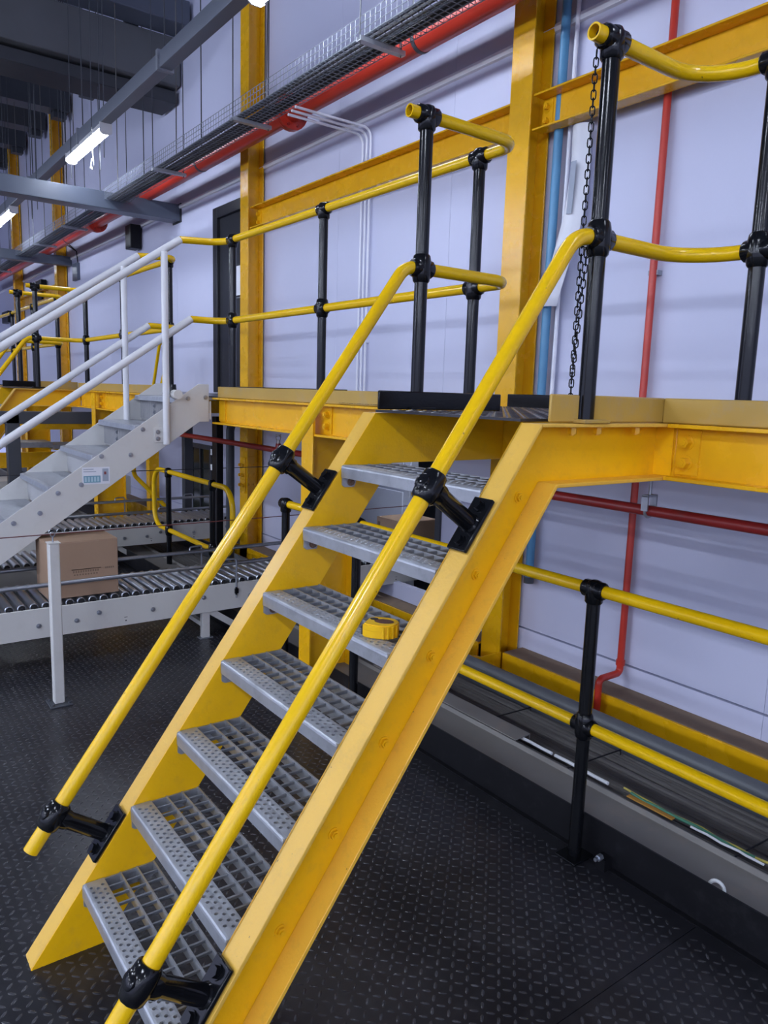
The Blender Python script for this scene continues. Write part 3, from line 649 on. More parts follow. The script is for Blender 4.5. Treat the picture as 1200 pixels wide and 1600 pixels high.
# ================================================================ CONVEYORS
ROLL_CACHE = {}
def roller_mesh(L):
    if L not in ROLL_CACHE:
        ROLL_CACHE[L] = mesh_of(MB().tube([(-L/2, 0, 0), (-L/2+.003, 0, 0), (L/2-.003, 0, 0), (L/2, 0, 0)], [.021, .0245, .0245, .021], 14), 'roller_%d' % int(L*1000), STEEL)
    return ROLL_CACHE[L]
CAPM = mesh_of(MB().tube([(0, 0, 0), (.004, 0, 0)], .0195, 12).tube([(.004, 0, 0), (.012, 0, 0)], .008, 6), 'roller_cap', TAPEB)
def conveyor(xn, xf, y0, y1, lab, bolts=True, z0=.18, z1=.357, caps=True, legs=()):
    c = empty('roller_conveyor', ((xn+xf)/2, (y0+y1)/2, 0), lab, 'conveyor', 'roller conveyors')
    for x, s in ((xn, -1), (xf, 1)):
        m = MB().box(x, x+s*.006, y0, y1, z0, z1).box(x+s*.006, x+s*.04, y0, y1, z0, z0+.005).box(x+s*.006, x+s*.014, y0, y1, z1-.004, z1)
        f = build(m, 'side_frame', WPAINT, c, bevel=.002)
        if s < 0 and bolts:
            y = y0+.12; i = 0
            while y < y1-.1:
                inst(BOLTGX, 'bolt', f, (x, y, z0+(.075 if i % 3 else .105)), (0, 0, 0)); i += 1; y += (.13, .33, .21)[i % 3]
            m = MB(); y = y0+.1
            while y < y1-.2: m.box(x-.001, x+.0006, y, y+.02, z0+.050, z0+.053).tube([(x-.001, y+.01, z0+.03), (x+.0006, y+.01, z0+.03)], .005, 8); y += .42
            build(m, 'slots', DARK, f)
            y = y0; m = MB()
    L = abs(xn-xf)-.04; y = y0+.04; me = roller_mesh(round(L, 3)); xm = (xn+xf)/2
    while y < y1-.03:
        r = inst(me, 'roller', c, (xm, y, z1+.006))
        if caps: inst(CAPM, 'end_cap', r, (xm+L/2, y, z1+.006))
        y += .0655
    for yl in legs:
        for x, s in ((xn, -1), (xf, 1)):
            l = build(MB().box(x+s*.012, x+s*.052, yl-.026, yl+.026, .006, z0), 'leg', WPAINT, c, bevel=.002)
            build(MB().box(x+s*.002, x+s*.062, yl-.045, yl+.045, 0, .006), 'foot', GALVD, l)
        build(MB().box(xf+.05, xn-.05, yl-.015, yl+.015, .07, .10), 'cross_brace', WPAINT, c)
        if yl > 1: build(MB().obox(((xn-.03), yl+.12, .12), (.012, 0, 0), (0, .11, -.075), (0, .012, .0176)), 'diagonal_brace', WPAINT, c)
    return c
c1 = conveyor(-4.535, -5.06, .45, 4.9, 'near roller conveyor with white side frame carrying the tall carton', legs=(.62, 1.93))
c2 = conveyor(-6.86, -7.38, 1.0, 3.25, 'roller conveyor behind the yellow guard loop', legs=(1.15, 2.02))
c3 = conveyor(-5.72, -6.20, -.6, 1.55, 'short roller conveyor behind the far side of the white stair', z0=.16, z1=.335, bolts=False, legs=(-.3, 1.3))
def guide(x, z, y0, y1, hooks, side, lab):
    g = empty('guide_rail', (x, (y0+y1)/2, .2), lab, 'guide rail', 'conveyor guide rails')
    build(tube([(x, y0, z), (x, y1, z)], .0135, 10), 'bar', STEELD, g)
    for yh in hooks:
        xo = x+side*.028
        hk = build(tube(fillet([(x, yh-.10, z), (x+side*.004, yh-.10, z+.035), (xo, yh, z+.035), (xo, yh, .255)], .018, 5), .0065, 8), 'hook', STEELD, g)
        build(MB().box(xo-.009, xo+.009, yh-.012, yh+.012, .285, .318).tube([(xo, yh, .275), (xo, yh, .285)], .008, 6).tube([(xo, yh, .318), (xo, yh, .328)], .008, 6), 'hook_clamp', BLK, hk)
    return g
guide(-4.56, .487, .55, 3.3, (2.14,), 1, 'near steel guide bar beside the tall carton')
guide(-5.045, .482, .55, 3.3, (2.12,), -1, 'far steel guide bar behind the tall carton')
guide(-6.87, .485, 1.1, 3.2, (2.55,), 1, 'near steel guide bar of the conveyor behind the guard loop')
guide(-7.38, .52, 1.1, 3.2, (2.3, 3.0), -1, 'far steel guide bar of the conveyor behind the guard loop')
# cartons
def carton(x0, x1, y0, y1, z0, z1, lab, flap=True):
    b = empty('carton', ((x0+x1)/2, (y0+y1)/2, z0), lab, 'box', 'cardboard cartons')
    build(MB().box(x0, x1, y0, y1, z0, z1-.002), 'body', BOXM, b, bevel=.004)
    xm = (x0+x1)/2
    build(MB().box(x0+.001, xm-.001, y0, y1, z1-.002, z1+.001), 'flap', BOXM, b); build(MB().box(xm+.001, x1-.001, y0, y1, z1-.002, z1+.001), 'flap', BOXM, b)
    return b
b1 = carton(-4.86, -4.575, .965, 1.372, .389, .725, 'tall brown carton on the near conveyor')
m = MB().box(-4.575, -4.5742, 1.10, 1.27, .553, .556)
for i in range(11): m.box(-4.575, -4.5742, 1.108+i*.014, 1.116+i*.014, .535, .548)
for i in range(9): m.box(-4.575, -4.5742, 1.112+i*.016, 1.121+i*.016, .518, .527)
build(m, 'printed_text', mat('faded_print', (.20, .135, .09), .8), b1)
build(MB().box(-4.575, -4.5742, 1.10, 1.27, .5525, .5565), 'printed_line', INK, b1)
m = MB()
for i in range(5): m.box(-4.575, -4.5742, 1.295+i*.011, 1.302+i*.011, .545, .555)
build(m, 'printed_mark', bpy.data.materials['faded_print'], b1)
b2 = carton(-4.94, -4.60, 3.59, 3.95, .389, .645, 'brown carton on the conveyor at the wall opening')
m = MB()
for i in range(3): m.box(-4.92+i*.012, -4.913+i*.012, 3.5893, 3.59, .57, .61)
build(m, 'printed_mark', INK, b2)
# white post with the pull cord, eye bolts
wp = empty('cord_post', (-3.96, .868, 0), 'white square post carrying the pull cord in front of the carton', 'post')
build(MB().box(-3.985, -3.935, .842, .894, .008, .853), 'post_shaft', WPAINT, wp, bevel=.006)
build(MB().box(-4.02, -3.90, .815, .925, 0, .008), 'foot_plate', DGREY, wp, bevel=.002)
for a, b in ((-4.0, .83), (-3.92, .83), (-4.0, .91), (-3.92, .91)): build(MB().tube([(a, b, .008), (a, b, .016)], .008, 6), 'bolt', DGREY, wp)
build(MB().box(-3.99, -3.93, .838, .898, .853, .857), 'cap', WPAINT, wp)
eb = MB().tube([(-3.955, .866, .857), (-3.955, .866, .888)], .004, 8)
eb.tube([(-3.955, .866+.011*math.cos(a), .898+.011*math.sin(a)) for a in np.linspace(0, 2*math.pi, 13)], .003, 6, cap=False)
build(eb, 'eye_bolt', STEELD, wp)
build(tube([(-3.955, -.8, .902), (-3.955, .866, .899), (-3.955, 2.0, .897), (-3.955, 3.47, .899)], .0028, 6), 'pull_cord', mat('dark_red_cord', (.12, .025, .025), .5), None, 'thin pull cord strung from the white post', 'cord')
build(tube([(-6.2, -.8, .955), (-6.2, 1.3, .95), (-6.2, 3.47, .945)], .0035, 6), 'pull_cord', mat('black_cord', (.02, .02, .025), .5), None, 'thin dark cord crossing behind the yellow guard loop', 'cord')
# ================================================================ PIPES
def pipe(pts, r, m, nm, lab, fr=0, parts=()):
    o = build(tube(fillet(pts, fr, 8), r, 18), nm, m, None, lab, 'pipe'); return o
rm = pipe([(-20, 3.10, 3.81), (2.8, 3.10, 3.81)], .078, RED, 'red_main_pipe', 'thick red sprinkler main running under the cable tray')
for x in (-5.58, -10.9, -.3):
    f = build(MB().tube([(x-.03, 3.10, 3.81), (x-.003, 3.10, 3.81)], .135, 20).tube([(x+.003, 3.10, 3.81), (x+.03, 3.10, 3.81)], .135, 20), 'flange', RED, rm)
    for k in range(8):
        a = 2*math.pi*(k+.5)/8; yy, zz = 3.10+.108*math.cos(a), 3.81+.108*math.sin(a); build(MB().tube([(x-.045, yy, zz), (x+.045, yy, zz)], .011, 6), 'bolt', REDD, f)
for x in (-3.95, -7.35, -9.0, -12.4):
    build(MB().tube([(x, 3.10, 3.89), (x, 3.10, 7.2)], .006, 6).tube([(x-.015, 3.10, 3.81), (x+.015, 3.10, 3.81)], .082, 18), 'hanger', DGREY, rm)
lr = pipe([(-9.0, 2.55, 1.222), (2.6, 2.55, 1.235)], .021, REDD, 'red_branch_pipe', 'dark red sprinkler pipe hung below the walkway')
hx = -1.71
build(MB().tube([(hx, 2.55+.026*math.cos(a), 1.231+.026*math.sin(a)) for a in np.linspace(-math.pi, 0, 9)], .006, 6).box(hx-.014, hx+.014, 2.518, 2.526, 1.231, 1.29).box(hx-.014, hx+.014, 2.574, 2.582, 1.231, 1.29).box(hx-.014, hx+.014, 2.518, 2.582, 1.286, 1.293).tube([(hx, 2.55, 1.29), (hx, 2.55, 1.41)], .006, 6), 'hanger', GALV, lr)
for x in (-4.72, -7.6):
    s = build(MB().tube([(x, 2.55, 1.24), (x, 2.55, 1.275)], [.022, .017], 12), 'tee', REDD, lr)
    build(MB().tube([(x, 2.55, 1.275), (x, 2.55, 1.30)], .012, 10).tube([(x, 2.535, 1.30), (x, 2.53, 1.32), (x, 2.55, 1.335)], .004, 6).tube([(x, 2.565, 1.30), (x, 2.57, 1.32), (x, 2.55, 1.335)], .004, 6).tube([(x, 2.55, 1.333), (x, 2.55, 1.338)], .02, 12), 'sprinkler_head', BRASS, s)
rv = pipe([(-2.405, 3.44, 6.5), (-2.40, 3.44, .16), (-2.40, 3.262, .16), (-2.40, 3.262, -.14)], .019, RED, 'red_riser_pipe', 'thin red vertical pipe on the wall with an offset at its foot', .03)
for z in (.60, 2.3, 4.2): build(MB().box(-2.43, -2.375, 3.44, YW, z-.012, z+.012), 'pipe_clip', GALVD, rv)
build(MB().tube([(-2.40, 3.44, .205), (-2.40, 3.44, .235)], .0245, 12), 'coupling', RED, rv)
bp = pipe([(-3.06, 3.42, 6.5), (-3.09, 3.42, .55)], .026, BLUE, 'blue_riser_pipe', 'blue vertical pipe on the wall beside the tall column')
build(MB().tube([(-3.09, 3.42, .52), (-3.09, 3.42, .56)], .031, 14), 'end_cap', DGREY, bp); build(MB().tube([(-3.062, 3.42, 3.86), (-3.063, 3.42, 3.92)], .031, 14), 'coupling', BLUE, bp)
for z in (1.1, 2.5, 4.4): build(MB().box(-3.12, -3.04, 3.435, YW, z-.012, z+.012), 'pipe_clip', GALVD, bp)
gp = pipe([(-3.0, 3.45, 6.5), (-3.03, 3.45, 1.62)], .012, WALLTR, 'white_riser_pipe', 'thin white pipe beside the blue wall pipe')
for k in range(3):
    dxx = .052*(k-1); z = 3.60+.012*k
    cdt = pipe([(-5.03+dxx, 2.80, z), (-5.03+dxx, 3.455, z), (-5.03+dxx, 3.455, 1.62)], .0095, WALLTR, 'conduit', ['left', 'middle', 'right'][k]+' white conduit of the three dropping from the cable tray', .07)
    cdt['group'] = 'white wall conduits'
    for zz in (2.05, 3.2): build(MB().box(-5.03+dxx-.014, -5.03+dxx+.014, 3.445, YW, zz-.012, zz+.012), 'saddle', WALLTR, cdt)
# ================================================================ CABLE TRAY
TY0, TY1, TZ0, TH = 2.61, 2.86, 3.66, .115
ct = empty('cable_tray', (-8, 2.8, TZ0), 'galvanised wire mesh cable tray hung along the wall', 'cable tray')
for y, z in [(TY0, TZ0+TH), (TY0, TZ0+.077), (TY0, TZ0+.038), (TY0, TZ0)]+[(TY0+(TY1-TY0)*k/6, TZ0) for k in range(1, 6)]+[(TY1, TZ0), (TY1, TZ0+.038), (TY1, TZ0+.077), (TY1, TZ0+TH)]:
    build(tube([(-19, y, z), (2.6, y, z)], .0028, 5), 'long_wire', TRAYM, ct)
m = MB()
for x in np.arange(-14.5, 1.0, .05):
    m.tube([(x, TY0, TZ0+TH), (x, TY0, TZ0), (x, TY1, TZ0), (x, TY1, TZ0+TH)], .0026, 4, cap=False)
for x in np.arange(-19, -14.5, .1):
    m.tube([(x, TY0, TZ0+TH), (x, TY0, TZ0), (x, TY1, TZ0), (x, TY1, TZ0+TH)], .003, 3, cap=False)
build(m, 'cross_wires', TRAYM, ct, kind='stuff')
for x in (-3.87, -5.55, -7.27, -8.95, -10.65, -12.3, -14.0, -15.7, -2.15, -.45):
    bk = build(MB().box(x-.021, x+.021, TY0-.03, 2.905, TZ0-.030, TZ0-.027).box(x-.021, x-.018, TY0-.03, 2.905, TZ0-.027, TZ0-.004).box(x+.018, x+.021, TY0-.03, 2.905, TZ0-.027, TZ0-.004), 'bracket', GALV, ct)
    build(tube([(x, TY0-.02, TZ0-.04), (x, TY0-.02, 7.2)], .0045, 6), 'hanger_rod', DGREY, bk); build(tube([(x, 2.885, TZ0-.04), (x, 2.885, 7.2)], .0045, 6), 'hanger_rod', DGREY, bk)
    build(tube([(x+.4, TY0+.05, TZ0+.02), (x+.55, TY0+.02, 7.2)], .005, 6), 'drop_wire', CABLE, bk)
for k in range(6):
    y = TY0+.04+.036*k; r = random.choice((.009, .012, .015)); pts = []
    for x in np.arange(-19, 2.7, .7): pts.append((x, y+random.uniform(-.006, .006), TZ0+.004+r+random.uniform(0, .006)))
    build(tube(pts, r, 7), 'tray_cable', CABLE if k % 3 else DGREY, None, ORD[k]+' cable in the wire mesh tray counted from its open front side', 'cable', 'cables in the wire mesh tray')
# thin suspension wires in the upper left
for k, (x, y) in enumerate([(-7.55, 2.12), (-7.62, 2.25), (-8.2, 2.38), (-8.6, 2.2), (-9.35, 2.3), (-9.5, 2.05), (-10.0, 2.5), (-10.4, 2.25), (-11.2, 2.35), (-11.6, 2.1), (-12.3, 2.3), (-13.2, 2.2), (-14.0, 2.3)]):
    build(tube([(x, y, 3.75 if k % 2 else 3.78), (x+.05, y+.02, 7.2)], .0045, 5), 'suspension_wire', DGREY, None, ORD[k]+' thin suspension wire in the upper left counted from the near end', 'wire', 'suspension wires in the upper left')
# ================================================================ SMALL THINGS ON THE WALL
sp = build(MB().box(-10.42, -10.20, YW-.16, YW-.02, 3.42, 3.72), 'wall_speaker', BLKM, None, 'black wall speaker above the white stair handrail', 'speaker', bevel=.01); build(box(-10.35, -10.27, YW-.03, YW, 3.5, 3.6), 'wall_bracket', DGREY, sp)
s2 = build(MB().box(-13.55, -13.25, YW-.05, YW, 3.33, 3.60), 'wall_box', GREYB, None, 'dark grey flat box on the wall with loose wires', 'box', bevel=.006)
for k in range(2): build(tube([(-13.3, YW-.02, 3.6), (-13.32, YW-.03, 3.78), (-13.9+.1*k, YW-.02, 3.95)], .008, 6), 'wire', BLKM, s2)
s3 = build(MB().box(-16.0, -15.5, YW-.12, YW-.02, 3.15, 3.55), 'wall_speaker', BLKM, None, 'far black wall box left of the distant column', 'speaker', bevel=.01); build(box(-15.8, -15.7, YW-.03, YW, 3.2, 3.4), 'wall_bracket', DGREY, s3)
s4 = build(MB().box(-19.5, -18.8, YW-.12, YW-.02, 2.95, 3.2), 'wall_speaker', BLKM, None, 'farthest black wall box at the left edge', 'speaker', bevel=.01); build(box(-19.2, -19.1, YW-.03, YW, 3.0, 3.1), 'wall_bracket', DGREY, s4)
sg = build(MB().box(-7.40, -7.12, YW-.026, YW-.0221, 2.59, 2.88), 'door_sign', PAPER, None, 'white sign with red lettering on the black door', 'sign')
def text(body, size, loc, rot, m, parent, name, sx=1.):
    c = bpy.data.curves.new(name, 'FONT'); c.body = body; c.size = size; c.extrude = .0003
    o = bpy.data.objects.new(name, c); dg = bpy.context.evaluated_depsgraph_get()
    COL.objects.link(o); bpy.context.view_layer.update(); me = bpy.data.meshes.new_from_object(o.evaluated_get(bpy.context.evaluated_depsgraph_get())); bpy.data.objects.remove(o)
    me.materials.clear(); me.materials.append(m); o = bpy.data.objects.new(name, me); link(o, parent, loc); o.rotation_euler = rot; o.scale = (sx, 1, 1); return o
for k, t in enumerate(('N', 'T', 'S')): text(t, .085, (-7.388, YW-.0265, 2.80-.092*k), (math.pi/2, 0, 0), REDINK, sg, 'red_letter')
# curled paper sheet hanging by the blue pipe
m = MB(); NU, NV = 5, 14; vs = []
for j in range(NV):
    v = j/(NV-1); z = 3.12-.95*v; cx = -2.90-.13*v+.035*math.sin(3.4*v); wd = .06+.012*math.sin(3*v)
    for i in range(NU):
        u = i/(NU-1)*2-1; vs.append((cx+wd*u, 3.40-.035*(1-u*u)+.02*math.sin(5*v), z))
F = [(j*NU+i, j*NU+i+1, (j+1)*NU+i+1, (j+1)*NU+i) for j in range(NV-1) for i in range(NU-1)]
m.add(vs, F); n0 = len(vs); m.add([(a, b+.0012, c) for a, b, c in vs], [f[::-1] for f in F])
ps = build(m, 'paper_sheet', PAPER, None, 'curled white paper sheet hanging beside the blue pipe', 'paper')
m = MB(); m.add([(-2.925, 3.365, 2.93), (-2.885, 3.362, 2.93), (-2.905, 3.372, 2.66), (-2.945, 3.376, 2.66)], [(0, 1, 2, 3)]); m.add([(a, b+.0008, c) for a, b, c in m.v], [(3, 2, 1, 0)])
build(m, 'printed_block', GREYP, ps)
# chain on the right landing post
ch = empty('safety_chain', (-1.412, 1.688, 1.60), 'black steel chain hanging against the right landing post', 'chain')
def link_pts(h, w_):
    out = []
    for a in np.linspace(0, 2*math.pi, 17)[:-1]:
        c, s = math.cos(a), math.sin(a); out.append((w_*c, 0, (h-w_)*(1 if s > 0 else -1)*(1 if abs(s) > .05 else 0)+w_*s))
    return out+[out[0]]
LNK = mesh_of(MB().tube(link_pts(.0122, .0062), .0019, 6, cap=False), 'chain_link', BLK)
def strand(x, y, z0, z1, x1=None, y1=None):
    n = int((z0-z1)/.0198)
    for i in range(n):
        t = i/max(1, n-1); inst(LNK, 'link', ch, (x+((x1 or x)-x)*t, y+((y1 or y)-y)*t, z0-.0198*i), (0, 0, (math.pi/4 if i % 2 else -math.pi/4)))
strand(-1.405, 1.688, 2.545, 1.60, -1.415, 1.690)
strand(-1.385, 1.682, 2.06, 1.68, -1.41, 1.684)
# tape measure on the fifth tread
def tape():
    z = TZ_[4]+.0015; cx, cy = -1.547, 1.152; K = 1.42; t = empty('tape_measure', (cx, cy, z), 'yellow tape measure lying on the third tread from the top', 'tape measure')
    th = math.radians(36); c, s = math.cos(th), math.sin(th)
    def T(m):
        m.v = [(cx+K*(c*a-s*b), cy+K*(s*a+c*b), z+1.12*h) for a, b, h in m.v]; return m
    # outline in local xy: flat mouth side at -x, rounded body
    out = [(-.030, -.024), (-.030, .016), (-.026, .022), (-.014, .026), (.004, .028), (.018, .025), (.028, .017), (.033, .004), (.031, -.010), (.025, -.021), (.014, -.027), (-.004, -.029), (-.020, -.028)]
    sh = lambda k: [(a*k, b*k) for a, b in out]
    m = MB().prism(sh(.95), 'z', 0, .003).prism(sh(1), 'z', .003, .017).prism(sh(.975), 'z', .017, .0175).prism(sh(1), 'z', .0175, .030).prism(sh(.93), 'z', .030, .033)
    build(T(m), 'case', TAPEY, t, bevel=.0015)
    for k, (a, b) in enumerate(((.012, -.0285), (.020, -.0255), (.027, -.019), (.0315, -.010))):
        build(T(MB().tube([(a, b, .002), (a, b, .031)], .0028, 8)), 'grip_rib', TAPEY, t)
    build(T(MB().box(-.034, -.029, -.020, .006, .003, .026)), 'mouth_pad', TAPEB, t, bevel=.001)
    build(T(MB().prism([(.019*math.cos(a)+.004, .013*math.sin(a)) for a in np.linspace(0, 2*math.pi, 21)[:-1]], 'z', .033, .0338)), 'sticker', TAPEBR, t)
    build(T(MB().prism([(.008*math.cos(a)-.018, .006*math.sin(a)+.008) for a in np.linspace(0, 2*math.pi, 13)[:-1]], 'z', .033, .0345)), 'lock_button', TAPEB, t)
    build(T(MB().tube(fillet([(.031, .004, .012), (.05, .008, .010), (.062, -.006, .004), (.05, -.016, .003), (.036, -.004, .004)], .008, 5), .0022, 6)), 'wrist_strap', TAPEB, t)
tape()
# ================================================================ TROUGH ALONG THE WALL
kp = empty('floor_edge_kerb', (-5, 2.15, 0), 'black upright kerb plate along the floor edge', 'kerb')
build(MB().box(-16, 2.8, 2.142, 2.150, -.1, .15), 'kerb_plate', BLKM, kp, bevel=.001)
build(MB().box(-16, 2.8, 2.12, 2.142, 0.0005, .006), 'kerb_foot', BLKM, kp)
lug = build(MB().box(-1.50, -1.46, 2.10, 2.142, .001, .045), 'lug', BLKM, kp)
build(MB().tube([(-1.48, 2.105, .05), (-1.48, 2.085, .05)], .012, 6).tube([(-1.48, 2.085, .05), (-1.48, 2.07, .05)], .007, 8), 'bolt', STEEL, lug)
ld = empty('trough_ledge', (-5, 2.28, .05), 'dusty grey steel ledge just behind the black kerb', 'ledge')
build(MB().prism([(2.152, .02), (2.152, .118), (2.162, .122), (2.175, .108), (2.40, .092), (2.405, .112), (2.412, .112), (2.412, .02)], 'x', -16, 2.8), 'ledge_channel', GREYD, ld, bevel=.002)
eye = MB(); eye.tube([(-1.10+.026*math.cos(a), 2.185+.012*math.sin(a)*.6, .118+.024*math.sin(a)) for a in np.linspace(-.3, math.pi+.3, 12)], .006, 8)
build(eye, 'cable_loop', WCABLE, None, 'small white cable loop poking over the black kerb', 'cable')
cl = empty('cable_ladder', (-5, 2.62, .02), 'dark cable ladder along the trough beside the dusty ledge', 'cable ladder')
build(MB().box(-16, 2.8, 2.425, 2.432, .01, .10), 'side_rail', DGREY, cl); build(MB().box(-16, 2.8, 2.83, 2.837, .01, .10), 'side_rail', DGREY, cl)
for x in np.arange(-6, 2.8, .3): build(MB().box(x-.015, x+.015, 2.432, 2.83, .015, .03), 'rung', DGREY, cl)
for k in range(15):
    y = 2.462+.0255*k; r = random.choice((.011, .0125, .0135)); pts = [(x, y+random.uniform(-.003, .003), .031+r+random.uniform(0, .012)) for x in np.arange(-8, 2.9, .45)]
    build(tube(pts, r, 8), 'trough_cable', CABLE, None, ORD[k]+' black trough cable counted from the dusty grey ledge', 'cable', 'black cables in the trough')
for k, x in enumerate((-3.1, -2.5, -1.95, -1.2, -.7)):
    build(MB().tube([(x, 2.45, .03), (x+.01, 2.45, .078), (x+.03, 2.81, .078), (x+.03, 2.81, .03)], .0035, 6), 'cable_tie', BLKM, None, ORD[k]+' black cable tie across the trough cables counted from the stair', 'cable tie', 'cable ties in the trough')
cv = build(MB().prism([(2.405, .118), (2.405, .122), (2.50, .127), (2.50, .095), (2.496, .095), (2.496, .122), (2.409, .118)], 'x', -3.3, -2.19), 'trunking_cover', GREYD, None, 'loose grey trunking cover lying on the trough ledge', 'cover')
def loose(x0, x1, y, z, m, r, lab, amp=.012, n=9):
    amp *= .35
    pts = [(x0+(x1-x0)*i/n, y+random.uniform(-amp, amp), z+random.uniform(0, .004)) for i in range(n+1)]
    return build(tube(pts, r, 7), 'loose_wire', m, None, lab, 'wire', 'loose wires in the trough')
loose(-2.21, -2.02, 2.455, .112, WCABLE, .007, 'white wire end showing just past the trunking cover', .003, 3)
loose(-2.0, -1.72, 2.452, .112, WCABLE, .0075, 'white wire beside the floor guard post', .004, 4)
loose(-1.62, -1.12, 2.462, .112, GCABLE, .006, 'green wire in front of the floor guard post', .012)
loose(-1.66, -1.05, 2.470, .113, YCABLE, .0045, 'yellow green wire running with the green wire', .014)
loose(-1.35, -1.08, 2.446, .114, WCABLE, .0045, 'thin pale wire at the right of the orange strip', .008)
loose(-1.0, -.2, 2.448, .112, WCABLE, .008, 'lower white wire at the right edge', .002); loose(-1.02, -.2, 2.470, .112, WCABLE, .008, 'upper white wire at the right edge', .002)
loose(-1.05, -.2, 2.495, .112, GCABLE, .006, 'green wire at the right edge', .006)
build(MB().box(-1.62, -1.42, 2.434, 2.456, .108, .114), 'orange_strip', OCABLE, None, 'orange marker strip lying in the trough', 'strip', bevel=.002)
loose(-2.9, -2.3, 2.515, .10, WCABLE, .005, 'pale wire along the edge of the trunking cover', .006)
tp = build(tube([(-8, 3.03, .055), (2.8, 3.03, .055)], .042, 16), 'trough_pipe', TPIPE, None, 'grey pipe along the trough in front of the yellow kerb beam', 'pipe')
for x in np.arange(-7.5, 2.8, .9): build(MB().box(x-.02, x+.02, 3.0, 3.06, -.14, .015), 'pipe_support', DGREY, tp)
for k, (x0, x1) in enumerate(((-1.62, -1.40), (-1.32, -.95), (-2.15, -2.0))):
    build(MB().box(x0, x1, 2.885, 2.90, -.01, .03), 'white_trunking', WCABLE, None, ['short white trunking piece below the guard rail', 'long white trunking piece below the guard rail', 'small white trunking piece left of the guard post'][k], 'trunking', bevel=.002)
lp2 = build(MB().box(-8, 2.8, 2.86, 2.93, -.14, -.02), 'trough_divider', DARK, None, 'dark divider between the cable ladder and the trough pipe', 'divider')
# ================================================================ UNDER THE WALKWAY, BACKGROUND
fm = empty('grey_frame', (-8.0, 1.6, 0), 'grey steel frame of posts and beam under the walkway', 'frame')
for y0, y1 in ((.85, .95), (1.06, 1.14), (1.35, 1.47)): build(box(-7.95, -7.87, y0, y1, 0, 1.34), 'frame_post', DGREY, fm, bevel=.006)
build(box(-7.95, -7.87, .85, 3.2, 1.25, 1.37), 'frame_beam', DGREY, fm, bevel=.006); build(box(-7.95, -7.87, 3.1, 3.2, 0, 1.25), 'frame_post', DGREY, fm, bevel=.006)
ym = empty('yellow_machine', (-9.8, 2.2, 0), 'yellow machine frame seen through the grey posts', 'machine')
build(box(-10.0, -9.9, .9, 3.1, 1.08, 1.18), 'upper_bar', YEL, ym); build(box(-10.0, -9.9, .9, 3.1, .62, .80), 'lower_bar', YEL, ym)
build(MB().obox((-9.9, 2.75, 1.0), (.04, 0, 0), (0, .06, 0), (0, .12, .4)), 'sloping_leg', YEL, ym); build(box(-10.0, -9.9, 1.0, 1.1, 0, 1.08), 'leg', YEL, ym)
build(box(-10.0, -9.9, 3.0, 3.1, 0, 1.08), 'leg', YEL, ym)
build(tube([(-9.8, 1.2, .98), (-9.6, 2.9, .80)], .03, 10), 'guard_tube', YRAIL, ym)
build(MB().box(-9.85, -9.4, 1.6, 2.1, .90, .96).box(-9.85, -9.4, 2.1, 2.5, .88, .93), 'tray', GALV, ym); build(box(-9.9, -9.4, .9, 3.0, .30, .52), 'side_panel', WPAINT, ym)
mc = empty('distant_conveyor', (-10.9, .9, 0), 'distant cream conveyor bed behind the grey frame posts', 'conveyor')
build(box(-11.2, -10.5, -.2, 1.6, .55, .78), 'bed', WPAINT, mc, bevel=.01); build(box(-11.1, -11.0, 0, .1, 0, .55), 'leg', DGREY, mc); build(box(-11.1, -11.0, 1.3, 1.4, 0, .55), 'leg', DGREY, mc)
for y in np.arange(-.1, 1.6, .12): build(tube([(-11.15, y, .80), (-10.55, y, .80)], .03, 10), 'roller', DGREY, mc)
yc2 = empty('yellow_bollard_frame', (-7.65, 2.75, 0), 'yellow post with bent tube beside the conveyor behind the white stair', 'post')
build(box(-7.70, -7.60, 2.62, 2.72, 0, 1.25), 'post_shaft', YEL, yc2); build(tube(fillet([(-7.6, 2.46, 1.2), (-7.6, 2.46, .75), (-7.5, 2.75, .42)], .1), .022, 10), 'bent_tube', YRAIL, yc2)
# black cable drop under the walkway beam
bd = empty('cable_drop', (-5.95, 2.62, 0), 'black vertical cable conduit under the walkway beside the guard loop', 'conduit')
build(MB().box(-6.03, -5.93, 2.62, 2.68, 0, 1.41), 'conduit_box', BLKM, bd, bevel=.005); build(tube(fillet([(-5.88, 2.75, 1.41), (-5.88, 2.72, 1.30), (-5.88, 2.72, .02)], .05), .035, 12), 'hose', DGREY, bd)
for z in (.95, 1.08, .72): build(MB().box(-6.06, -6.03, 2.62, 2.66, z, z+.05), 'clip', WCABLE, bd)
# dark window-like openings low in the wall
wd = empty('window_1', (-8.3, YW-.01, .2), kind='structure'); wd['label'] = 'tall dark glazed opening low in the wall behind the guard loop'
build(MB().box(-8.62, -8.56, YW-.03, YW, .2, 1.0).box(-8.02, -7.96, YW-.03, YW, .2, 1.0).box(-8.56, -8.02, YW-.03, YW, .95, 1.0).box(-8.30, -8.27, YW-.03, YW, .2, .95), 'window_frame', DGREY, wd)
build(MB().box(-8.56, -8.30, YW-.01, YW-.004, .2, .95), 'pane', mat('dark_glass', (.03, .035, .03), .12), wd); build(MB().box(-8.27, -8.02, YW-.01, YW-.004, .2, .95), 'pane', MATS['dark_glass'], wd)
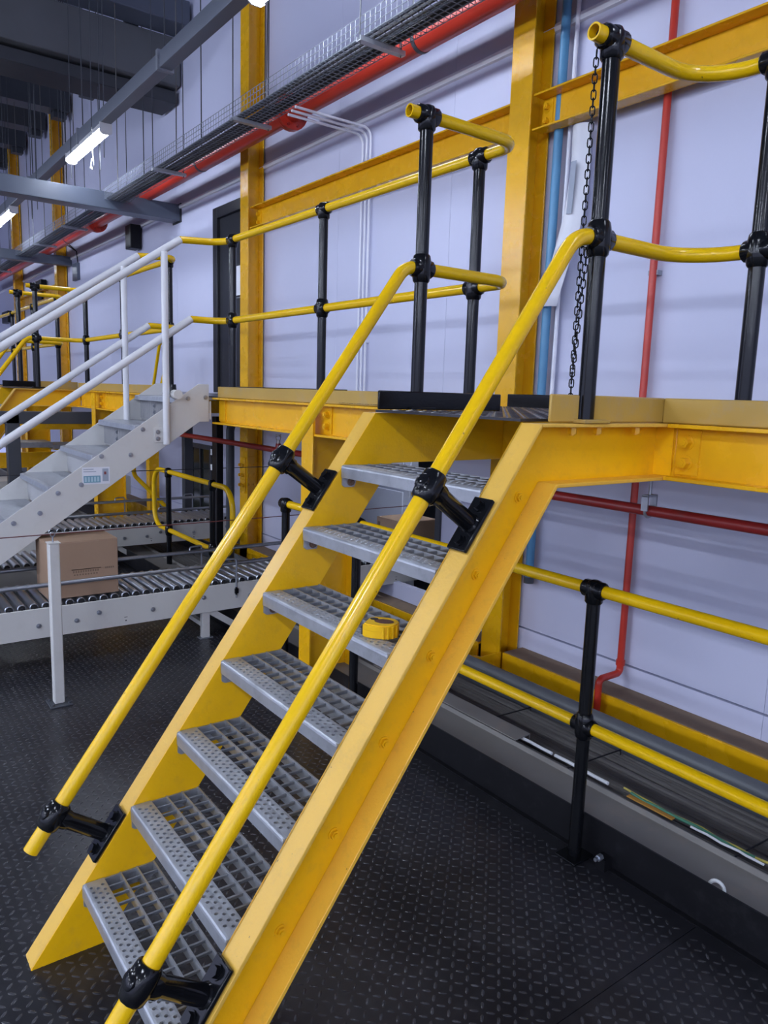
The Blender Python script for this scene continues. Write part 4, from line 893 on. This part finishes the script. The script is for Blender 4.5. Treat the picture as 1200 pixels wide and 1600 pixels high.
# machine seen through the conveyor opening
op = MB().box(-5.50, -5.45, YW-.02, YW+.06, .2, 1.36).box(-4.05, -4.0, YW-.02, YW+.06, .2, 1.36).box(-5.45, -4.05, YW-.02, YW+.06, 1.31, 1.36)
t2 = build(op, 'trim_2', DGREY, kind='structure'); t2['label'] = 'dark grey frame around the conveyor opening in the wall'
wm = empty('white_machine', (-6.0, 4.35, -.2), 'white enclosed machine in the room behind the opening', 'machine')
build(MB().box(-6.6, -5.41, 4.30, 4.40, -.2, 1.6), 'cabinet', WHOUSE, wm, bevel=.012)
build(MB().box(-6.5, -5.5, 4.285, 4.30, .78, 1.5), 'access_panel', WHOUSE, wm, bevel=.006); build(MB().box(-6.5, -5.5, 4.285, 4.30, -.1, .74), 'access_panel', WHOUSE, wm, bevel=.006)
cm = empty('cream_machine', (-5.4, 5.2, -.2), 'cream machine cabinet right of the carton at the wall opening', 'machine')
build(MB().box(-5.62, -5.15, 4.96, 5.5, -.2, .70), 'cabinet', WPAINT, cm, bevel=.01); build(MB().box(-5.47, -5.40, 4.86, 4.95, -.2, .76), 'front_post', WRAIL, cm)
build(MB().box(-5.34, -5.18, 4.945, 4.96, .35, .62), 'control_panel', DGREY, cm); build(MB().box(-5.62, -5.15, 4.95, 5.5, .74, .80), 'top_rail', DGREY, cm); build(MB().box(-5.60, -5.56, 4.96, 5.0, .70, .74), 'rail_foot', DGREY, cm); build(MB().box(-5.21, -5.17, 4.96, 5.0, .70, .74), 'rail_foot', DGREY, cm)
lb = empty('strip_light', (-4.9, 3.95, 2.2), 'added unseen strip light in the room behind the conveyor opening', 'lamp')  # no visible source, added to brighten the dark back room
build(MB().box(-5.5, -4.3, 3.90, 4.0, 2.25, 2.30), 'housing', WRAIL, lb); build(MB().box(-5.48, -4.32, 3.905, 3.995, 2.21, 2.25), 'diffuser', LEDM, lb)
build(MB().tube([(-5.2, 3.95, 2.30), (-5.2, 3.95, 2.6)], .006, 6), 'hanger_rod', DGREY, lb); build(MB().tube([(-4.6, 3.95, 2.30), (-4.6, 3.95, 2.6)], .006, 6), 'hanger_rod', DGREY, lb)
